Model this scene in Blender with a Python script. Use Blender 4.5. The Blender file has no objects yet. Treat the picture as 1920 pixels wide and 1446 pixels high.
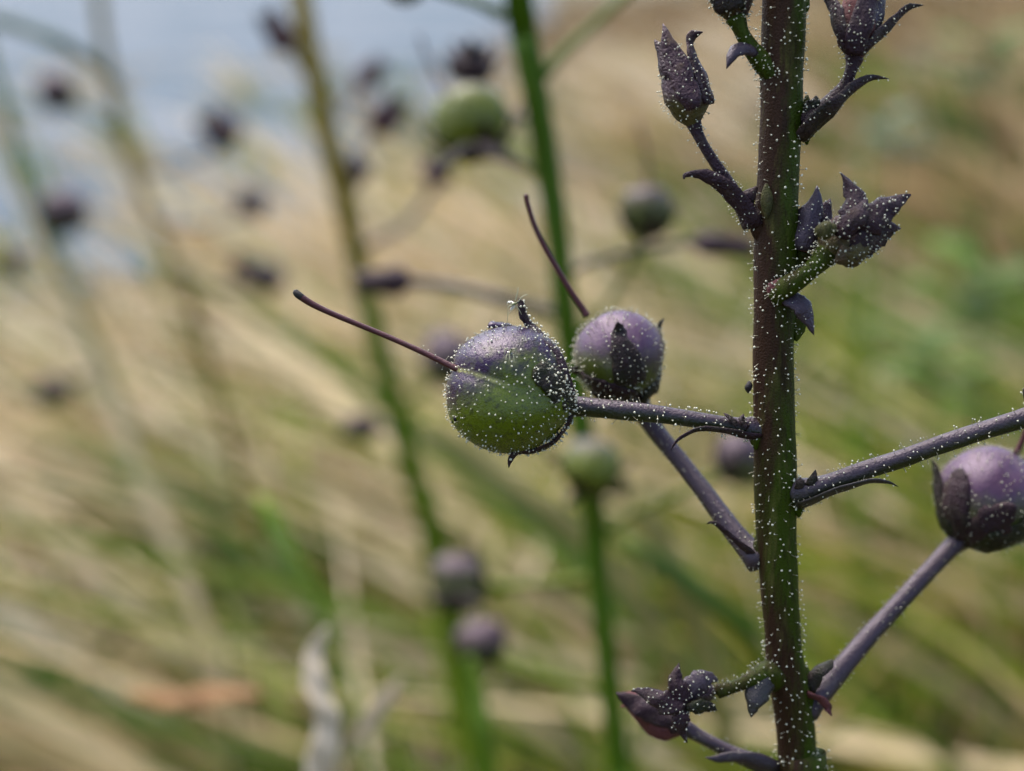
import bpy, math, random
import numpy as np
from mathutils import Vector

# ---------------------------------------------------------------- camera, sky, sun, exposure
# 1 Blender unit = 1 cm (a close-up: the seed capsule is 0.75 cm across)
sc = bpy.context.scene
sc.unit_settings.system = 'METRIC'
sc.unit_settings.scale_length = 0.01
sc.unit_settings.length_unit = 'CENTIMETERS'
H = 30.0                      # camera height above the ground, cm
PITCH = math.radians(16.0)    # looking down
FPX = 2637.0                  # focal length in pixels of the 1920 px wide photograph
FOCUS = 7.86
cam_d = bpy.data.cameras.new('camera')
cam = bpy.data.objects.new('camera', cam_d)
sc.collection.objects.link(cam)
cam.location = (0, 0, H)
cam.rotation_euler = (math.radians(90) - PITCH, 0, 0)
cam_d.sensor_width = 36.0
cam_d.lens = FPX / 1920 * 36.0
cam_d.clip_start = 0.05
cam_d.clip_end = 200000
cam_d.dof.use_dof = True
cam_d.dof.focus_distance = FOCUS
APERTURE = 0.235               # cm, entrance pupil diameter
cam_d.dof.aperture_fstop = cam_d.lens * 1e-3 / APERTURE
sc.camera = cam

SUN_EL, SUN_AZ = math.radians(62), math.radians(-40)   # azimuth from +Y towards +X
w = bpy.data.worlds.new('World'); sc.world = w; w.use_nodes = True
nt = w.node_tree
bg = nt.nodes['Background']
sky = nt.nodes.new('ShaderNodeTexSky')
sky.sky_type = 'NISHITA'; sky.sun_disc = False
sky.sun_elevation = SUN_EL; sky.sun_rotation = SUN_AZ
sky.air_density = 0.85; sky.dust_density = 3.0
nt.links.new(sky.outputs[0], bg.inputs[0])
bg.inputs[1].default_value = 0.09
sun_d = bpy.data.lights.new('sun', 'SUN')
sun_d.energy = 1.5; sun_d.angle = math.radians(60); sun_d.color = (1.0, 0.93, 0.80)
sun = bpy.data.objects.new('sun', sun_d); sc.collection.objects.link(sun)
sdir = Vector((math.sin(SUN_AZ) * math.cos(SUN_EL), math.cos(SUN_AZ) * math.cos(SUN_EL), math.sin(SUN_EL)))
sun.rotation_euler = sdir.to_track_quat('Z', 'Y').to_euler()
sc.view_settings.view_transform = 'Standard'
sc.view_settings.look = 'None'
sc.view_settings.gamma = 1.0
sc.view_settings.exposure = 2.2
sc.render.engine = 'CYCLES'
sc.cycles.use_denoising = True
try:
    sc.cycles.denoiser = 'OPENIMAGEDENOISE'
except Exception:
    pass
sc.cycles.max_bounces = 4
sc.cycles.transparent_max_bounces = 8
sc.cycles.caustics_reflective = False
sc.cycles.caustics_refractive = False

random.seed(7)
rng = np.random.default_rng(11)

# ---------------------------------------------------------------- helpers
CF = np.array([0, math.cos(PITCH), -math.sin(PITCH)])
CU = np.array([0, math.sin(PITCH), math.cos(PITCH)])
CR = np.array([1.0, 0, 0])
CL = np.array([0, 0, H])

def P(px, py, z):
    """world point seen at photograph pixel (px, py) at depth z (cm)"""
    return CL + z * (CF + (px - 960) / FPX * CR - (py - 723) / FPX * CU)

def PP(lst):
    return [P(*p) for p in lst]

def V3(r, u, f):
    """direction from right / up / towards-viewer components"""
    v = r * CR + u * CU - f * CF
    return v / np.linalg.norm(v)

def unit(v):
    v = np.asarray(v, float)
    return v / (np.linalg.norm(v) + 1e-12)

def on_ball(px, py, c, r, k=1.0):
    """point on the near side of a ball under pixel (px, py); clamped to its rim"""
    d = unit(P(px, py, 1.0) - CL)
    oc = CL - c
    b = np.dot(oc, d); q = np.dot(oc, oc) - (r * k) ** 2
    s = b * b - q
    if s <= 0:
        p = CL - b * d
        return c + unit(p - c) * np.linalg.norm(p - c)
    return CL + (-b - math.sqrt(s)) * d

def catmull(pts, n):
    p = np.asarray(pts, float)
    if p.ndim == 1:
        p = p[:, None]
    m = len(p)
    ext = np.vstack([2 * p[0] - p[1], p, 2 * p[-1] - p[-2]])
    out = []
    for t in np.linspace(0, m - 1 - 1e-9, n):
        i = int(t); f = t - i
        a, b, c, d = ext[i], ext[i + 1], ext[i + 2], ext[i + 3]
        out.append(0.5 * (2 * b + (c - a) * f + (2 * a - 5 * b + 4 * c - d) * f * f + (3 * b - a - 3 * c + d) * f ** 3))
    return np.array(out)

def lerp_list(vals, n):
    vals = np.asarray(vals, float)
    return np.interp(np.linspace(0, len(vals) - 1, n), np.arange(len(vals)), vals)

def tube_geo(pts, radii, n=24, seg=10, cap=True, wob=0.0):
    c = catmull(pts, n)
    r = catmull(radii, n)[:, 0] if len(radii) > 2 else lerp_list(radii, n)
    r = np.maximum(r, 1e-4)
    t = np.gradient(c, axis=0); t /= np.linalg.norm(t, axis=1)[:, None] + 1e-12
    nrm = unit(np.cross(t[0], [0.3, 0.9, 0.2]))
    V = []; F = []
    ang = np.linspace(0, 2 * math.pi, seg, endpoint=False)
    for i in range(n):
        nrm = unit(nrm - np.dot(nrm, t[i]) * t[i])
        b = np.cross(t[i], nrm)
        rr = r[i] * (1 + wob * np.sin(3 * ang + i * 0.7) + wob * rng.normal(0, 0.4, seg))
        V.append(c[i] + rr[:, None] * (np.cos(ang)[:, None] * nrm + np.sin(ang)[:, None] * b))
    V = np.vstack(V)
    for i in range(n - 1):
        for k in range(seg):
            k2 = (k + 1) % seg
            F.append((i * seg + k, i * seg + k2, (i + 1) * seg + k2, (i + 1) * seg + k))
    if cap:
        a = len(V)
        V = np.vstack([V, c[0] - t[0] * r[0] * 0.4, c[-1] + t[-1] * r[-1] * 0.6])
        for k in range(seg):
            k2 = (k + 1) % seg
            F.append((a, k2, k))
            F.append((a + 1, (n - 1) * seg + k, (n - 1) * seg + k2))
    return V, F

def blade_geo(pts, widths, thick, face, n=14, seg=8, cup=0.3, wave=0.0, rib=0.03):
    """flattened, cupped, tapering body with real thickness; `face` = direction its back looks"""
    c = catmull(pts, n)
    wv = catmull(widths, n)[:, 0] if len(widths) > 2 else lerp_list(widths, n)
    wv = np.maximum(wv, 0.0008)
    t = np.gradient(c, axis=0); t /= np.linalg.norm(t, axis=1)[:, None] + 1e-12
    face = np.asarray(face, float)
    V = []; F = []
    seg = seg * 2
    ang = np.linspace(0, 2 * math.pi, seg, endpoint=False)
    rag = 1 + 0.07 * rng.normal(0, 1, (n, 2))
    for i in range(n):
        f = face[i * len(face) // n] if face.ndim == 2 else face
        nn = unit(f - np.dot(f, t[i]) * t[i])
        s = np.cross(t[i], nn)
        x = np.cos(ang) * wv[i] / 2 * np.where(np.cos(ang) > 0, rag[i, 0], rag[i, 1])
        th = min(thick, wv[i] * 0.5)
        y = np.sin(ang) * th / 2 - cup * (np.cos(ang) ** 2) * wv[i] / 2
        y = y + rib * wv[i] * np.cos(2.6 * math.pi * np.cos(ang)) * (0.4 + 0.6 * np.sin(ang))
        if wave:
            y = y + wave * wv[i] * np.sin(i * 1.1 + np.cos(ang) * 1.5)
        V.append(c[i] + x[:, None] * s + y[:, None] * nn)
    V = np.vstack(V)
    for i in range(n - 1):
        for k in range(seg):
            k2 = (k + 1) % seg
            F.append((i * seg + k, i * seg + k2, (i + 1) * seg + k2, (i + 1) * seg + k))
    F.append(tuple(range(seg - 1, -1, -1)))
    F.append(tuple(range((n - 1) * seg, n * seg)))
    return V, F

def ball_geo(c, axis, side, r, nu=40, nv=28, groove=0.07, oblate=0.96, lump=0.012, nip=0.03):
    """two-lobed seed capsule; returns verts, faces and the local directions"""
    a = unit(axis); x = unit(np.asarray(side) - np.dot(side, a) * a); y = np.cross(a, x)
    V = []; L = []; F = []
    ph = rng.uniform(0, 6, 3)
    for j in range(nv + 1):
        th = math.pi * j / nv
        for i in range(nu):
            p = 2 * math.pi * i / nu
            d = np.array([math.sin(th) * math.cos(p), math.sin(th) * math.sin(p), math.cos(th)])
            k = 1 - groove * math.exp(-(d[0] / 0.16) ** 2) * min(1, max(0, (d[2] + 0.35) / 0.8))
            k += lump * math.sin(4 * d[1] + ph[0]) + lump * math.sin(5 * d[0] + 3 * d[2] + ph[1])
            k += nip * math.exp(-((1 - d[2]) / 0.03))
            L.append(d)
            V.append(c + r * k * (d[0] * x + d[1] * y + d[2] * oblate * a))
    for j in range(nv):
        for i in range(nu):
            i2 = (i + 1) % nu
            F.append((j * nu + i, (j + 1) * nu + i, (j + 1) * nu + i2, j * nu + i2))
    return np.array(V), F, np.array(L)

def crumple(V, amp, freq, seed):
    """small uneven dents, in the plant's own space"""
    r_ = np.random.default_rng(seed)
    D = np.zeros_like(V)
    for k in range(6):
        kv = r_.normal(0, freq, 3); ph = r_.uniform(0, 6.3)
        D += np.outer(np.sin(V @ kv + ph), r_.normal(0, 1, 3))
    return V + amp * D / 3

def join_geo(geos):
    V = []; F = []; o = 0
    for v, f in geos:
        V.append(v); F += [tuple(i + o for i in q) for q in f]; o += len(v)
    return np.vstack(V), F

CRUMPLE = {'sepal': (0.0085, 24), 'bract': (0.006, 16), 'bracteole': (0.006, 20), 'calyx': (0.010, 14), 'pedicel': (0.0025, 14), 'node': (0.006, 22), 'seed_capsule': (0.003, 9), 'dead_leaf': (0.02, 6)}

def mk(name, V, F, mat, parent=None, org=None, pig=None, line=None, smooth=True, kind=None):
    """one mesh object; V in world cm; org = the world place of its thing"""
    V = np.asarray(V, float)
    if name in CRUMPLE:
        V = crumple(V, *CRUMPLE[name], len(bpy.data.objects))
    if org is not None:
        V = V - np.asarray(org)
    me = bpy.data.meshes.new(name)
    me.from_pydata([tuple(v) for v in V], [], [tuple(f) for f in F])
    me.update()
    if smooth:
        me.polygons.foreach_set('use_smooth', np.ones(len(me.polygons), bool))
    for m in (mat if isinstance(mat, (list, tuple)) else [mat]):
        me.materials.append(m)
    if pig is not None:
        nv = len(me.vertices)
        if callable(pig):
            N = np.empty(nv * 3); me.vertices.foreach_get('normal', N)
            N = N.reshape(-1, 3)
            pig = pig(V + (np.asarray(org) if org is not None else 0), N)
        at = me.attributes.new('pig', 'FLOAT', 'POINT')
        at.data.foreach_set('value', np.broadcast_to(np.asarray(pig, dtype=np.float32), (nv,)).copy())
    if line is not None:
        at = me.attributes.new('line', 'FLOAT', 'POINT')
        at.data.foreach_set('value', np.asarray(line, dtype=np.float32))
    o = bpy.data.objects.new(name, me)
    sc.collection.objects.link(o)
    if parent is not None:
        o.parent = parent
    elif org is not None:
        o.location = tuple(org)
    if kind:
        o['kind'] = kind
    return o

def thing(name, label, cat, loc, group=None):
    o = bpy.data.objects.new(name, None)
    o.empty_display_size = 0.5
    sc.collection.objects.link(o)
    o.location = tuple(loc)
    o['label'] = label; o['category'] = cat
    if group:
        o['group'] = group
    return o

def tag(o, label, cat, group=None):
    o['label'] = label; o['category'] = cat
    if group:
        o['group'] = group
    return o

# ---------------------------------------------------------------- materials
def nodes(name):
    m = bpy.data.materials.new(name); m.use_nodes = True
    n = m.node_tree.nodes; l = m.node_tree.links
    return m, n, l, n['Principled BSDF']

def mixc(n, l, fac, a, b):
    x = n.new('ShaderNodeMix'); x.data_type = 'RGBA'
    for sock, val in ((x.inputs[0], fac), (x.inputs[6], a), (x.inputs[7], b)):
        if isinstance(val, (int, float)):
            sock.default_value = val
        elif isinstance(val, (tuple, list)):
            sock.default_value = (*val, 1.0)
        else:
            l.new(val, sock)
    return x.outputs[2]

def noise(n, l, scale, detail=4, rough=0.6, zs=1.0):
    tc = n.new('ShaderNodeTexCoord')
    t = n.new('ShaderNodeTexNoise')
    t.inputs['Scale'].default_value = scale
    t.inputs['Detail'].default_value = detail
    t.inputs['Roughness'].default_value = rough
    mp = n.new('ShaderNodeMapping'); mp.inputs['Scale'].default_value = (1, 1, zs)
    l.new(tc.outputs['Object'], mp.inputs[0]); l.new(mp.outputs[0], t.inputs['Vector'])
    return t.outputs['Fac']

def mrange(n, l, v, a, b, c=0.0, d=1.0):
    m = n.new('ShaderNodeMapRange')
    l.new(v, m.inputs[0])
    for i, x in enumerate((a, b, c, d)):
        m.inputs[i + 1].default_value = x
    return m.outputs[0]

def math2(n, l, op, a, b):
    m = n.new('ShaderNodeMath'); m.operation = op
    for i, x in enumerate((a, b)):
        if isinstance(x, (int, float)):
            m.inputs[i].default_value = x
        else:
            l.new(x, m.inputs[i])
    return m.outputs[0]

def skin(name, green, purple, rough=0.45, spec=0.5, bump=0.5, bscale=30, spread=0.5, bloom=0.0, line=None,
         speck=0.5, nscale=7, zs=1.0, tint=(0.86, 0.80, 1.0)):
    """plant skin: green tissue with purple pigment where attribute pig is high, finely wrinkled"""
    m, n, l, b = nodes(name)
    at = n.new('ShaderNodeAttribute'); at.attribute_name = 'pig'
    big = noise(n, l, nscale, 6, 0.7, zs)
    v = math2(n, l, 'ADD', at.outputs['Fac'], mrange(n, l, big, 0.3, 0.7, -spread / 2, spread / 2))
    fac = mrange(n, l, v, 0.2, 0.8)
    col = mixc(n, l, fac, green, purple)
    fine = noise(n, l, bscale, 5, 0.75, zs)
    mid = noise(n, l, bscale * 0.35, 5, 0.7, zs)
    dark = tuple(c * 0.35 for c in purple)
    col = mixc(n, l, mrange(n, l, fine, 0.50, 0.66, 0, speck), col, dark)
    light = tuple(min(1, 1.8 * p + 1.2 * g + 0.008) for g, p in zip(green, purple))
    col = mixc(n, l, mrange(n, l, mid, 0.54, 0.72, 0, speck), col, light)
    if line is not None:
        la = n.new('ShaderNodeAttribute'); la.attribute_name = 'line'
        col = mixc(n, l, mrange(n, l, math2(n, l, 'MULTIPLY', la.outputs['Fac'], mrange(n, l, fine, 0.35, 0.6, 0.15, 1)), 0.05, 0.9, 0, 0.75), col, line)
    l.new(col, b.inputs['Base Color'])
    l.new(mrange(n, l, mid, 0.3, 0.7, rough - 0.12, rough + 0.18), b.inputs['Roughness'])
    b.inputs['Specular IOR Level'].default_value = spec
    b.inputs['Specular Tint'].default_value = (*tint, 1)
    if bloom:
        b.inputs['Sheen Weight'].default_value = bloom
        b.inputs['Sheen Roughness'].default_value = 0.4
        b.inputs['Sheen Tint'].default_value = (0.75, 0.75, 1.0, 1)
    tc = n.new('ShaderNodeTexCoord'); vo = n.new('ShaderNodeTexVoronoi'); vo.feature = 'DISTANCE_TO_EDGE'
    vo.inputs['Scale'].default_value = bscale * 1.6
    wp = n.new('ShaderNodeMapping'); l.new(tc.outputs['Object'], wp.inputs[0]); l.new(wp.outputs[0], vo.inputs['Vector'])
    hh = math2(n, l, 'ADD', fine, mrange(n, l, vo.outputs['Distance'], 0, 0.3, 0, 0.22))
    bp = n.new('ShaderNodeBump'); bp.inputs['Strength'].default_value = bump; bp.inputs['Distance'].default_value = 0.02
    l.new(hh, bp.inputs['Height']); l.new(bp.outputs[0], b.inputs['Normal'])
    return m

def leafmat(name, cols, rough=0.6, trans=0.0, scale=0.05, spec=0.3):
    """blades and leaves: colour varies from blade to blade (attribute pig) and along it"""
    m, n, l, b = nodes(name)
    at = n.new('ShaderNodeAttribute'); at.attribute_name = 'pig'
    r = n.new('ShaderNodeValToRGB'); r.color_ramp.interpolation = 'LINEAR'
    e = r.color_ramp.elements
    while len(e) < len(cols):
        e.new(0.5)
    for i, c in enumerate(cols):
        e[i].position = i / (len(cols) - 1); e[i].color = (*c, 1)
    l.new(at.outputs['Fac'], r.inputs[0])
    f = noise(n, l, 1.7, 4, 0.6)
    col = mixc(n, l, mrange(n, l, f, 0.5, 0.75, 0, 0.45), r.outputs[0], tuple(x * 0.45 for x in cols[0]))
    l.new(col, b.inputs['Base Color'])
    b.inputs['Roughness'].default_value = rough
    b.inputs['Specular IOR Level'].default_value = spec
    if trans:
        tr = n.new('ShaderNodeBsdfTranslucent'); l.new(col, tr.inputs[0])
        mx = n.new('ShaderNodeMixShader'); mx.inputs[0].default_value = trans
        l.new(b.outputs[0], mx.inputs[1]); l.new(tr.outputs[0], mx.inputs[2])
        l.new(mx.outputs[0], n['Material Output'].inputs[0])
    return m

M_STEM = skin('mullein stem skin', (0.026, 0.044, 0.001), (0.026, 0.012, 0.006), 0.5, 0.13, 0.4, 30, 0.95, speck=0.65, nscale=6, zs=0.16, tint=(1, 0.85, 0.8))
M_CAPS = skin('capsule skin', (0.078, 0.108, 0.001), (0.021, 0.007, 0.026), 0.25, 0.42, 0.3, 30, 0.6, line=(0.36, 0.36, 0.12), speck=0.6)
M_CAPS2 = skin('bloomed capsule skin', (0.050, 0.064, 0.004), (0.062, 0.030, 0.060), 0.40, 0.4, 0.2, 24, 0.4, bloom=0.05, speck=0.4)
M_CAPS3 = skin('dull capsule skin', (0.052, 0.062, 0.006), (0.055, 0.032, 0.040), 0.5, 0.35, 0.2, 14, 0.6, speck=0.5)
M_CAPSG = skin('green capsule skin', (0.095, 0.115, 0.005), (0.09, 0.06, 0.085), 0.45, 0.35, 0.2, 14, 0.5, speck=0.3)
M_SEP = skin('sepal skin', (0.014, 0.018, 0.002), (0.023, 0.009, 0.011), 0.45, 0.28, 0.8, 24, 0.7, speck=0.7)
M_PED = skin('pedicel skin', (0.014, 0.021, 0.002), (0.034, 0.022, 0.027), 0.36, 0.4, 0.4, 26, 0.35, speck=0.45)
M_BUD = skin('withered calyx skin', (0.070, 0.058, 0.012), (0.034, 0.014, 0.018), 0.45, 0.3, 0.8, 20, 0.8, speck=0.75)
M_PINK = skin('pink corolla remains', (0.09, 0.05, 0.03), (0.095, 0.030, 0.028), 0.55, 0.2, 0.6, 22, 0.6, speck=0.6)
M_STYLE = skin('style skin', (0.05, 0.02, 0.012), (0.058, 0.012, 0.012), 0.42, 0.35, 0.3, 40, 0.3, speck=0.3)
M_STIG = skin('stigma skin', (0.014, 0.016, 0.006), (0.008, 0.007, 0.005), 0.5, 0.3, 0.4, 50, 0.3)
M_SCAR = skin('leaf scar skin', (0.050, 0.050, 0.012), (0.03, 0.02, 0.01), 0.6, 0.2, 0.6, 36, 0.6)
M_STEMG = skin('green stem skin', (0.044, 0.092, 0.001), (0.085, 0.085, 0.006), 0.55, 0.15, 0.1, 20, 0.4, speck=0.15, nscale=2)
M_STEMO = skin('olive stem skin', (0.070, 0.115, 0.002), (0.19, 0.135, 0.018), 0.6, 0.1, 0.1, 20, 0.4, speck=0.15, nscale=2)

def simple(name, col, rough=0.5, spec=0.5, trans=0.0):
    m, n, l, b = nodes(name)
    f = noise(n, l, 20, 3)
    l.new(mixc(n, l, mrange(n, l, f, 0.3, 0.7, 0, 0.5), col, tuple(c * 0.7 for c in col)), b.inputs['Base Color'])
    b.inputs['Roughness'].default_value = rough
    b.inputs['Specular IOR Level'].default_value = spec
    b.inputs['Transmission Weight'].default_value = trans
    return m

M_BEAD = simple('gland droplet', (0.66, 0.64, 0.48), 0.12, 0.8, 0.15)
M_HAIR = simple('gland hair stalk', (0.24, 0.22, 0.15), 0.5, 0.4)
M_BUGB = simple('midge body', (0.16, 0.18, 0.07), 0.4)
M_BUGD = simple('midge head', (0.02, 0.02, 0.015), 0.3)
M_BUGL = simple('midge leg', (0.30, 0.30, 0.18), 0.5)
M_WING = simple('midge wing', (0.5, 0.5, 0.42), 0.3, 0.5, 0.6)

# ---------------------------------------------------------------- gland hairs
HD, HB = 4.6, 0.71
_ico = None
def ico():
    global _ico
    if _ico is None:
        import bmesh
        bm = bmesh.new(); bmesh.ops.create_icosphere(bm, subdivisions=1, radius=1.0)
        bmesh.ops.subdivide_edges  # (kept low: a droplet is two pixels)
        bm.verts.ensure_lookup_table()
        _ico = (np.array([v.co[:] for v in bm.verts]), np.array([[v.index for v in f.verts] for f in bm.faces]))
        bm.free()
    return _ico

def hairs(objs, density, parent, org, length=0.022, bead=0.0078, keep=None, lv=0.35, front_only=True):
    """glandular hairs: a thin stalk and a droplet each, over the surfaces of objs, one mesh"""
    density = density * HD; bead = bead * HB
    iv, fi = ico()
    PT = []; NN = []
    for o in objs:
        me = o.data
        me.calc_loop_triangles()
        co = np.empty(len(me.vertices) * 3); me.vertices.foreach_get('co', co); co = co.reshape(-1, 3) + np.asarray(org)
        no = np.empty(len(me.vertices) * 3); me.vertices.foreach_get('normal', no); no = no.reshape(-1, 3)
        tr = np.empty(len(me.loop_triangles) * 3, int); me.loop_triangles.foreach_get('vertices', tr); tr = tr.reshape(-1, 3)
        a, b, c = co[tr[:, 0]], co[tr[:, 1]], co[tr[:, 2]]
        ar = np.linalg.norm(np.cross(b - a, c - a), axis=1) / 2
        k = rng.poisson(density * ar.sum())
        ids = rng.choice(len(tr), k, p=ar / ar.sum())
        u, v = rng.random(k), rng.random(k); s = u + v > 1; u[s], v[s] = 1 - u[s], 1 - v[s]
        PT.append(a[ids] + u[:, None] * (b - a)[ids] + v[:, None] * (c - a)[ids])
        n0 = no[tr[ids]].mean(axis=1)
        NN.append(n0 / (np.linalg.norm(n0, axis=1)[:, None] + 1e-9))
    p = np.vstack(PT); nn = np.vstack(NN)
    if keep is not None:
        m = keep(p, nn); p, nn = p[m], nn[m]
    # keep a little distance between neighbours
    order = rng.permutation(len(p)); taken = []
    cell = {}; gap = 0.5 / math.sqrt(density)
    for i in order:
        key = tuple((p[i] // gap).astype(int))
        ok = True
        for dx in (-1, 0, 1):
            for dy in (-1, 0, 1):
                for dz in (-1, 0, 1):
                    for j in cell.get((key[0] + dx, key[1] + dy, key[2] + dz), ()):
                        if np.sum((p[i] - p[j]) ** 2) < gap * gap:
                            ok = False
        if ok:
            cell.setdefault(key, []).append(i); taken.append(i)
    p, nn = p[taken], nn[taken]
    n = len(p)
    if n == 0:
        return None
    d = nn + rng.normal(0, 0.28, (n, 3)); d /= np.linalg.norm(d, axis=1)[:, None]
    ln = length * np.clip(rng.normal(1, lv, n), 0.35, 1.9)
    rb = bead * np.clip(rng.normal(1, 0.25, n), 0.5, 1.6)
    tip = p + d * ln[:, None]
    # droplets
    BV = (tip[:, None, :] + iv[None] * rb[:, None, None]).reshape(-1, 3)
    BF = (fi[None] + (np.arange(n) * len(iv))[:, None, None]).reshape(-1, 3)
    # stalks: three-sided prisms
    x = np.cross(d, [0.31, 0.77, 0.55]); x /= np.linalg.norm(x, axis=1)[:, None]; y = np.cross(d, x)
    SV = []
    for base, r in ((p - d * 0.004, 0.0022), (tip, 0.0014)):
        for k in range(3):
            a = 2 * math.pi * k / 3
            SV.append(base + r * (math.cos(a) * x + math.sin(a) * y))
    SV = np.stack(SV, 1).reshape(-1, 3)
    o0 = len(BV) + np.arange(n) * 6
    SF = np.concatenate([np.stack([o0 + k, o0 + (k + 1) % 3, o0 + 3 + (k + 1) % 3], 1) for k in range(3)] +
                        [np.stack([o0 + k, o0 + 3 + (k + 1) % 3, o0 + 3 + k], 1) for k in range(3)])
    V = np.vstack([BV, SV]) - np.asarray(org)
    F = np.vstack([BF, SF])
    me = bpy.data.meshes.new('gland_hairs')
    me.vertices.add(len(V)); me.vertices.foreach_set('co', V.ravel())
    me.loops.add(len(F) * 3); me.loops.foreach_set('vertex_index', F.ravel().astype(np.int32))
    me.polygons.add(len(F)); me.polygons.foreach_set('loop_start', np.arange(len(F), dtype=np.int32) * 3)
    me.update(calc_edges=True)
    me.polygons.foreach_set('use_smooth', np.ones(len(F), bool))
    me.materials.append(M_BEAD); me.materials.append(M_HAIR)
    me.polygons.foreach_set('material_index', np.r_[np.zeros(len(BF), np.int32), np.ones(len(SF), np.int32)])
    me.validate()
    o = bpy.data.objects.new('gland_hairs', me); sc.collection.objects.link(o)
    o.parent = parent; o['kind'] = 'stuff'
    return o

def facing(p, n):
    """leave out the hairs on the far side (nothing of them shows)"""
    v = CL - p; v /= np.linalg.norm(v, axis=1)[:, None]
    return (n * v).sum(1) > -0.45

# ---------------------------------------------------------------- the setting
def ground_h(x, y):
    bank = 16 * (1 / (1 + np.exp(-(x - 0.10 * y - 8) / 14))) * np.clip((y - 90) / 160, 0, 1) * np.exp(-np.maximum(y - 500, 0) / 900)
    return bank + 1.2 * np.sin(x * 0.11 + 1) * np.sin(y * 0.07) * np.exp(-y / 900.0)

gx = np.r_[-np.geomspace(90000, 130, 26), np.linspace(-120, 120, 49), np.geomspace(130, 90000, 26)]
gy = np.r_[-np.geomspace(60000, 70, 14), np.linspace(-60, 420, 81), np.geomspace(440, 120000, 34)]
XX, YY = np.meshgrid(gx, gy)
GV = np.stack([XX, YY, ground_h(XX, np.maximum(YY, 0))], -1).reshape(-1, 3)
nx = len(gx)
GF = [(j * nx + i, j * nx + i + 1, (j + 1) * nx + i + 1, (j + 1) * nx + i) for j in range(len(gy) - 1) for i in range(nx - 1)]
m, n, l, b = nodes('soil and thatch')
f1 = noise(n, l, 0.05, 6, 0.65); f2 = noise(n, l, 0.6, 6, 0.7)
c = mixc(n, l, mrange(n, l, f1, 0.42, 0.6), (0.055, 0.036, 0.018), (0.035, 0.045, 0.010))
c = mixc(n, l, mrange(n, l, f2, 0.45, 0.7), c, (0.15, 0.115, 0.06))
l.new(c, b.inputs['Base Color']); b.inputs['Roughness'].default_value = 0.95
bp = n.new('ShaderNodeBump'); bp.inputs['Distance'].default_value = 1.0; l.new(f2, bp.inputs['Height']); l.new(bp.outputs[0], b.inputs['Normal'])
g = mk('ground', GV, GF, m); g['kind'] = 'structure'

# pale paved road beyond the grass on the left
def road_edge(y):
    return np.interp(y, [120, 150, 200, 400, 1500, 60000], [-52, -38, -25, -4, 45, 1200]) + 3 * np.sin(np.asarray(y) / 23.0)
ry = np.r_[np.linspace(122, 420, 34), np.geomspace(440, 60000, 22)]
RV = []; RF = []
cols_r = 14
for y in ry:
    xl, xr = -0.75 * y - 700, float(road_edge(y))
    for k in range(cols_r + 1):
        x = xl + (xr - xl) * (k / cols_r) ** 0.5
        RV.append((x, y, ground_h(np.array(x), np.array(y)) + 0.5))
for j in range(len(ry) - 1):
    for k in range(cols_r):
        a = j * (cols_r + 1) + k
        RF.append((a, a + 1, a + cols_r + 2, a + cols_r + 1))
m, n, l, b = nodes('blue-grey paving')
f1 = noise(n, l, 0.009, 6, 0.8); f2 = noise(n, l, 1.5, 4, 0.7)
c = mixc(n, l, mrange(n, l, f1, 0.42, 0.58), (0.020, 0.050, 0.078), (0.115, 0.130, 0.152))
c = mixc(n, l, mrange(n, l, f2, 0.5, 0.75, 0, 0.4), c, (0.12, 0.14, 0.17))
l.new(c, b.inputs['Base Color']); b.inputs['Roughness'].default_value = 0.9; b.inputs['Specular IOR Level'].default_value = 0.2
road = mk('road', RV, RF, m); road['kind'] = 'structure'

# ---------------------------------------------------------------- grass (nobody could count it)
M_STRAW = leafmat('dry straw', [(0.12, 0.07, 0.035), (0.36, 0.26, 0.125), (0.61, 0.48, 0.275), (0.71, 0.60, 0.44)], 0.55, 0.25)
M_GRASS = leafmat('green grass', [(0.03, 0.06, 0.006), (0.085, 0.15, 0.012), (0.19, 0.22, 0.02), (0.36, 0.30, 0.05)], 0.5, 0.3)

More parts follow.
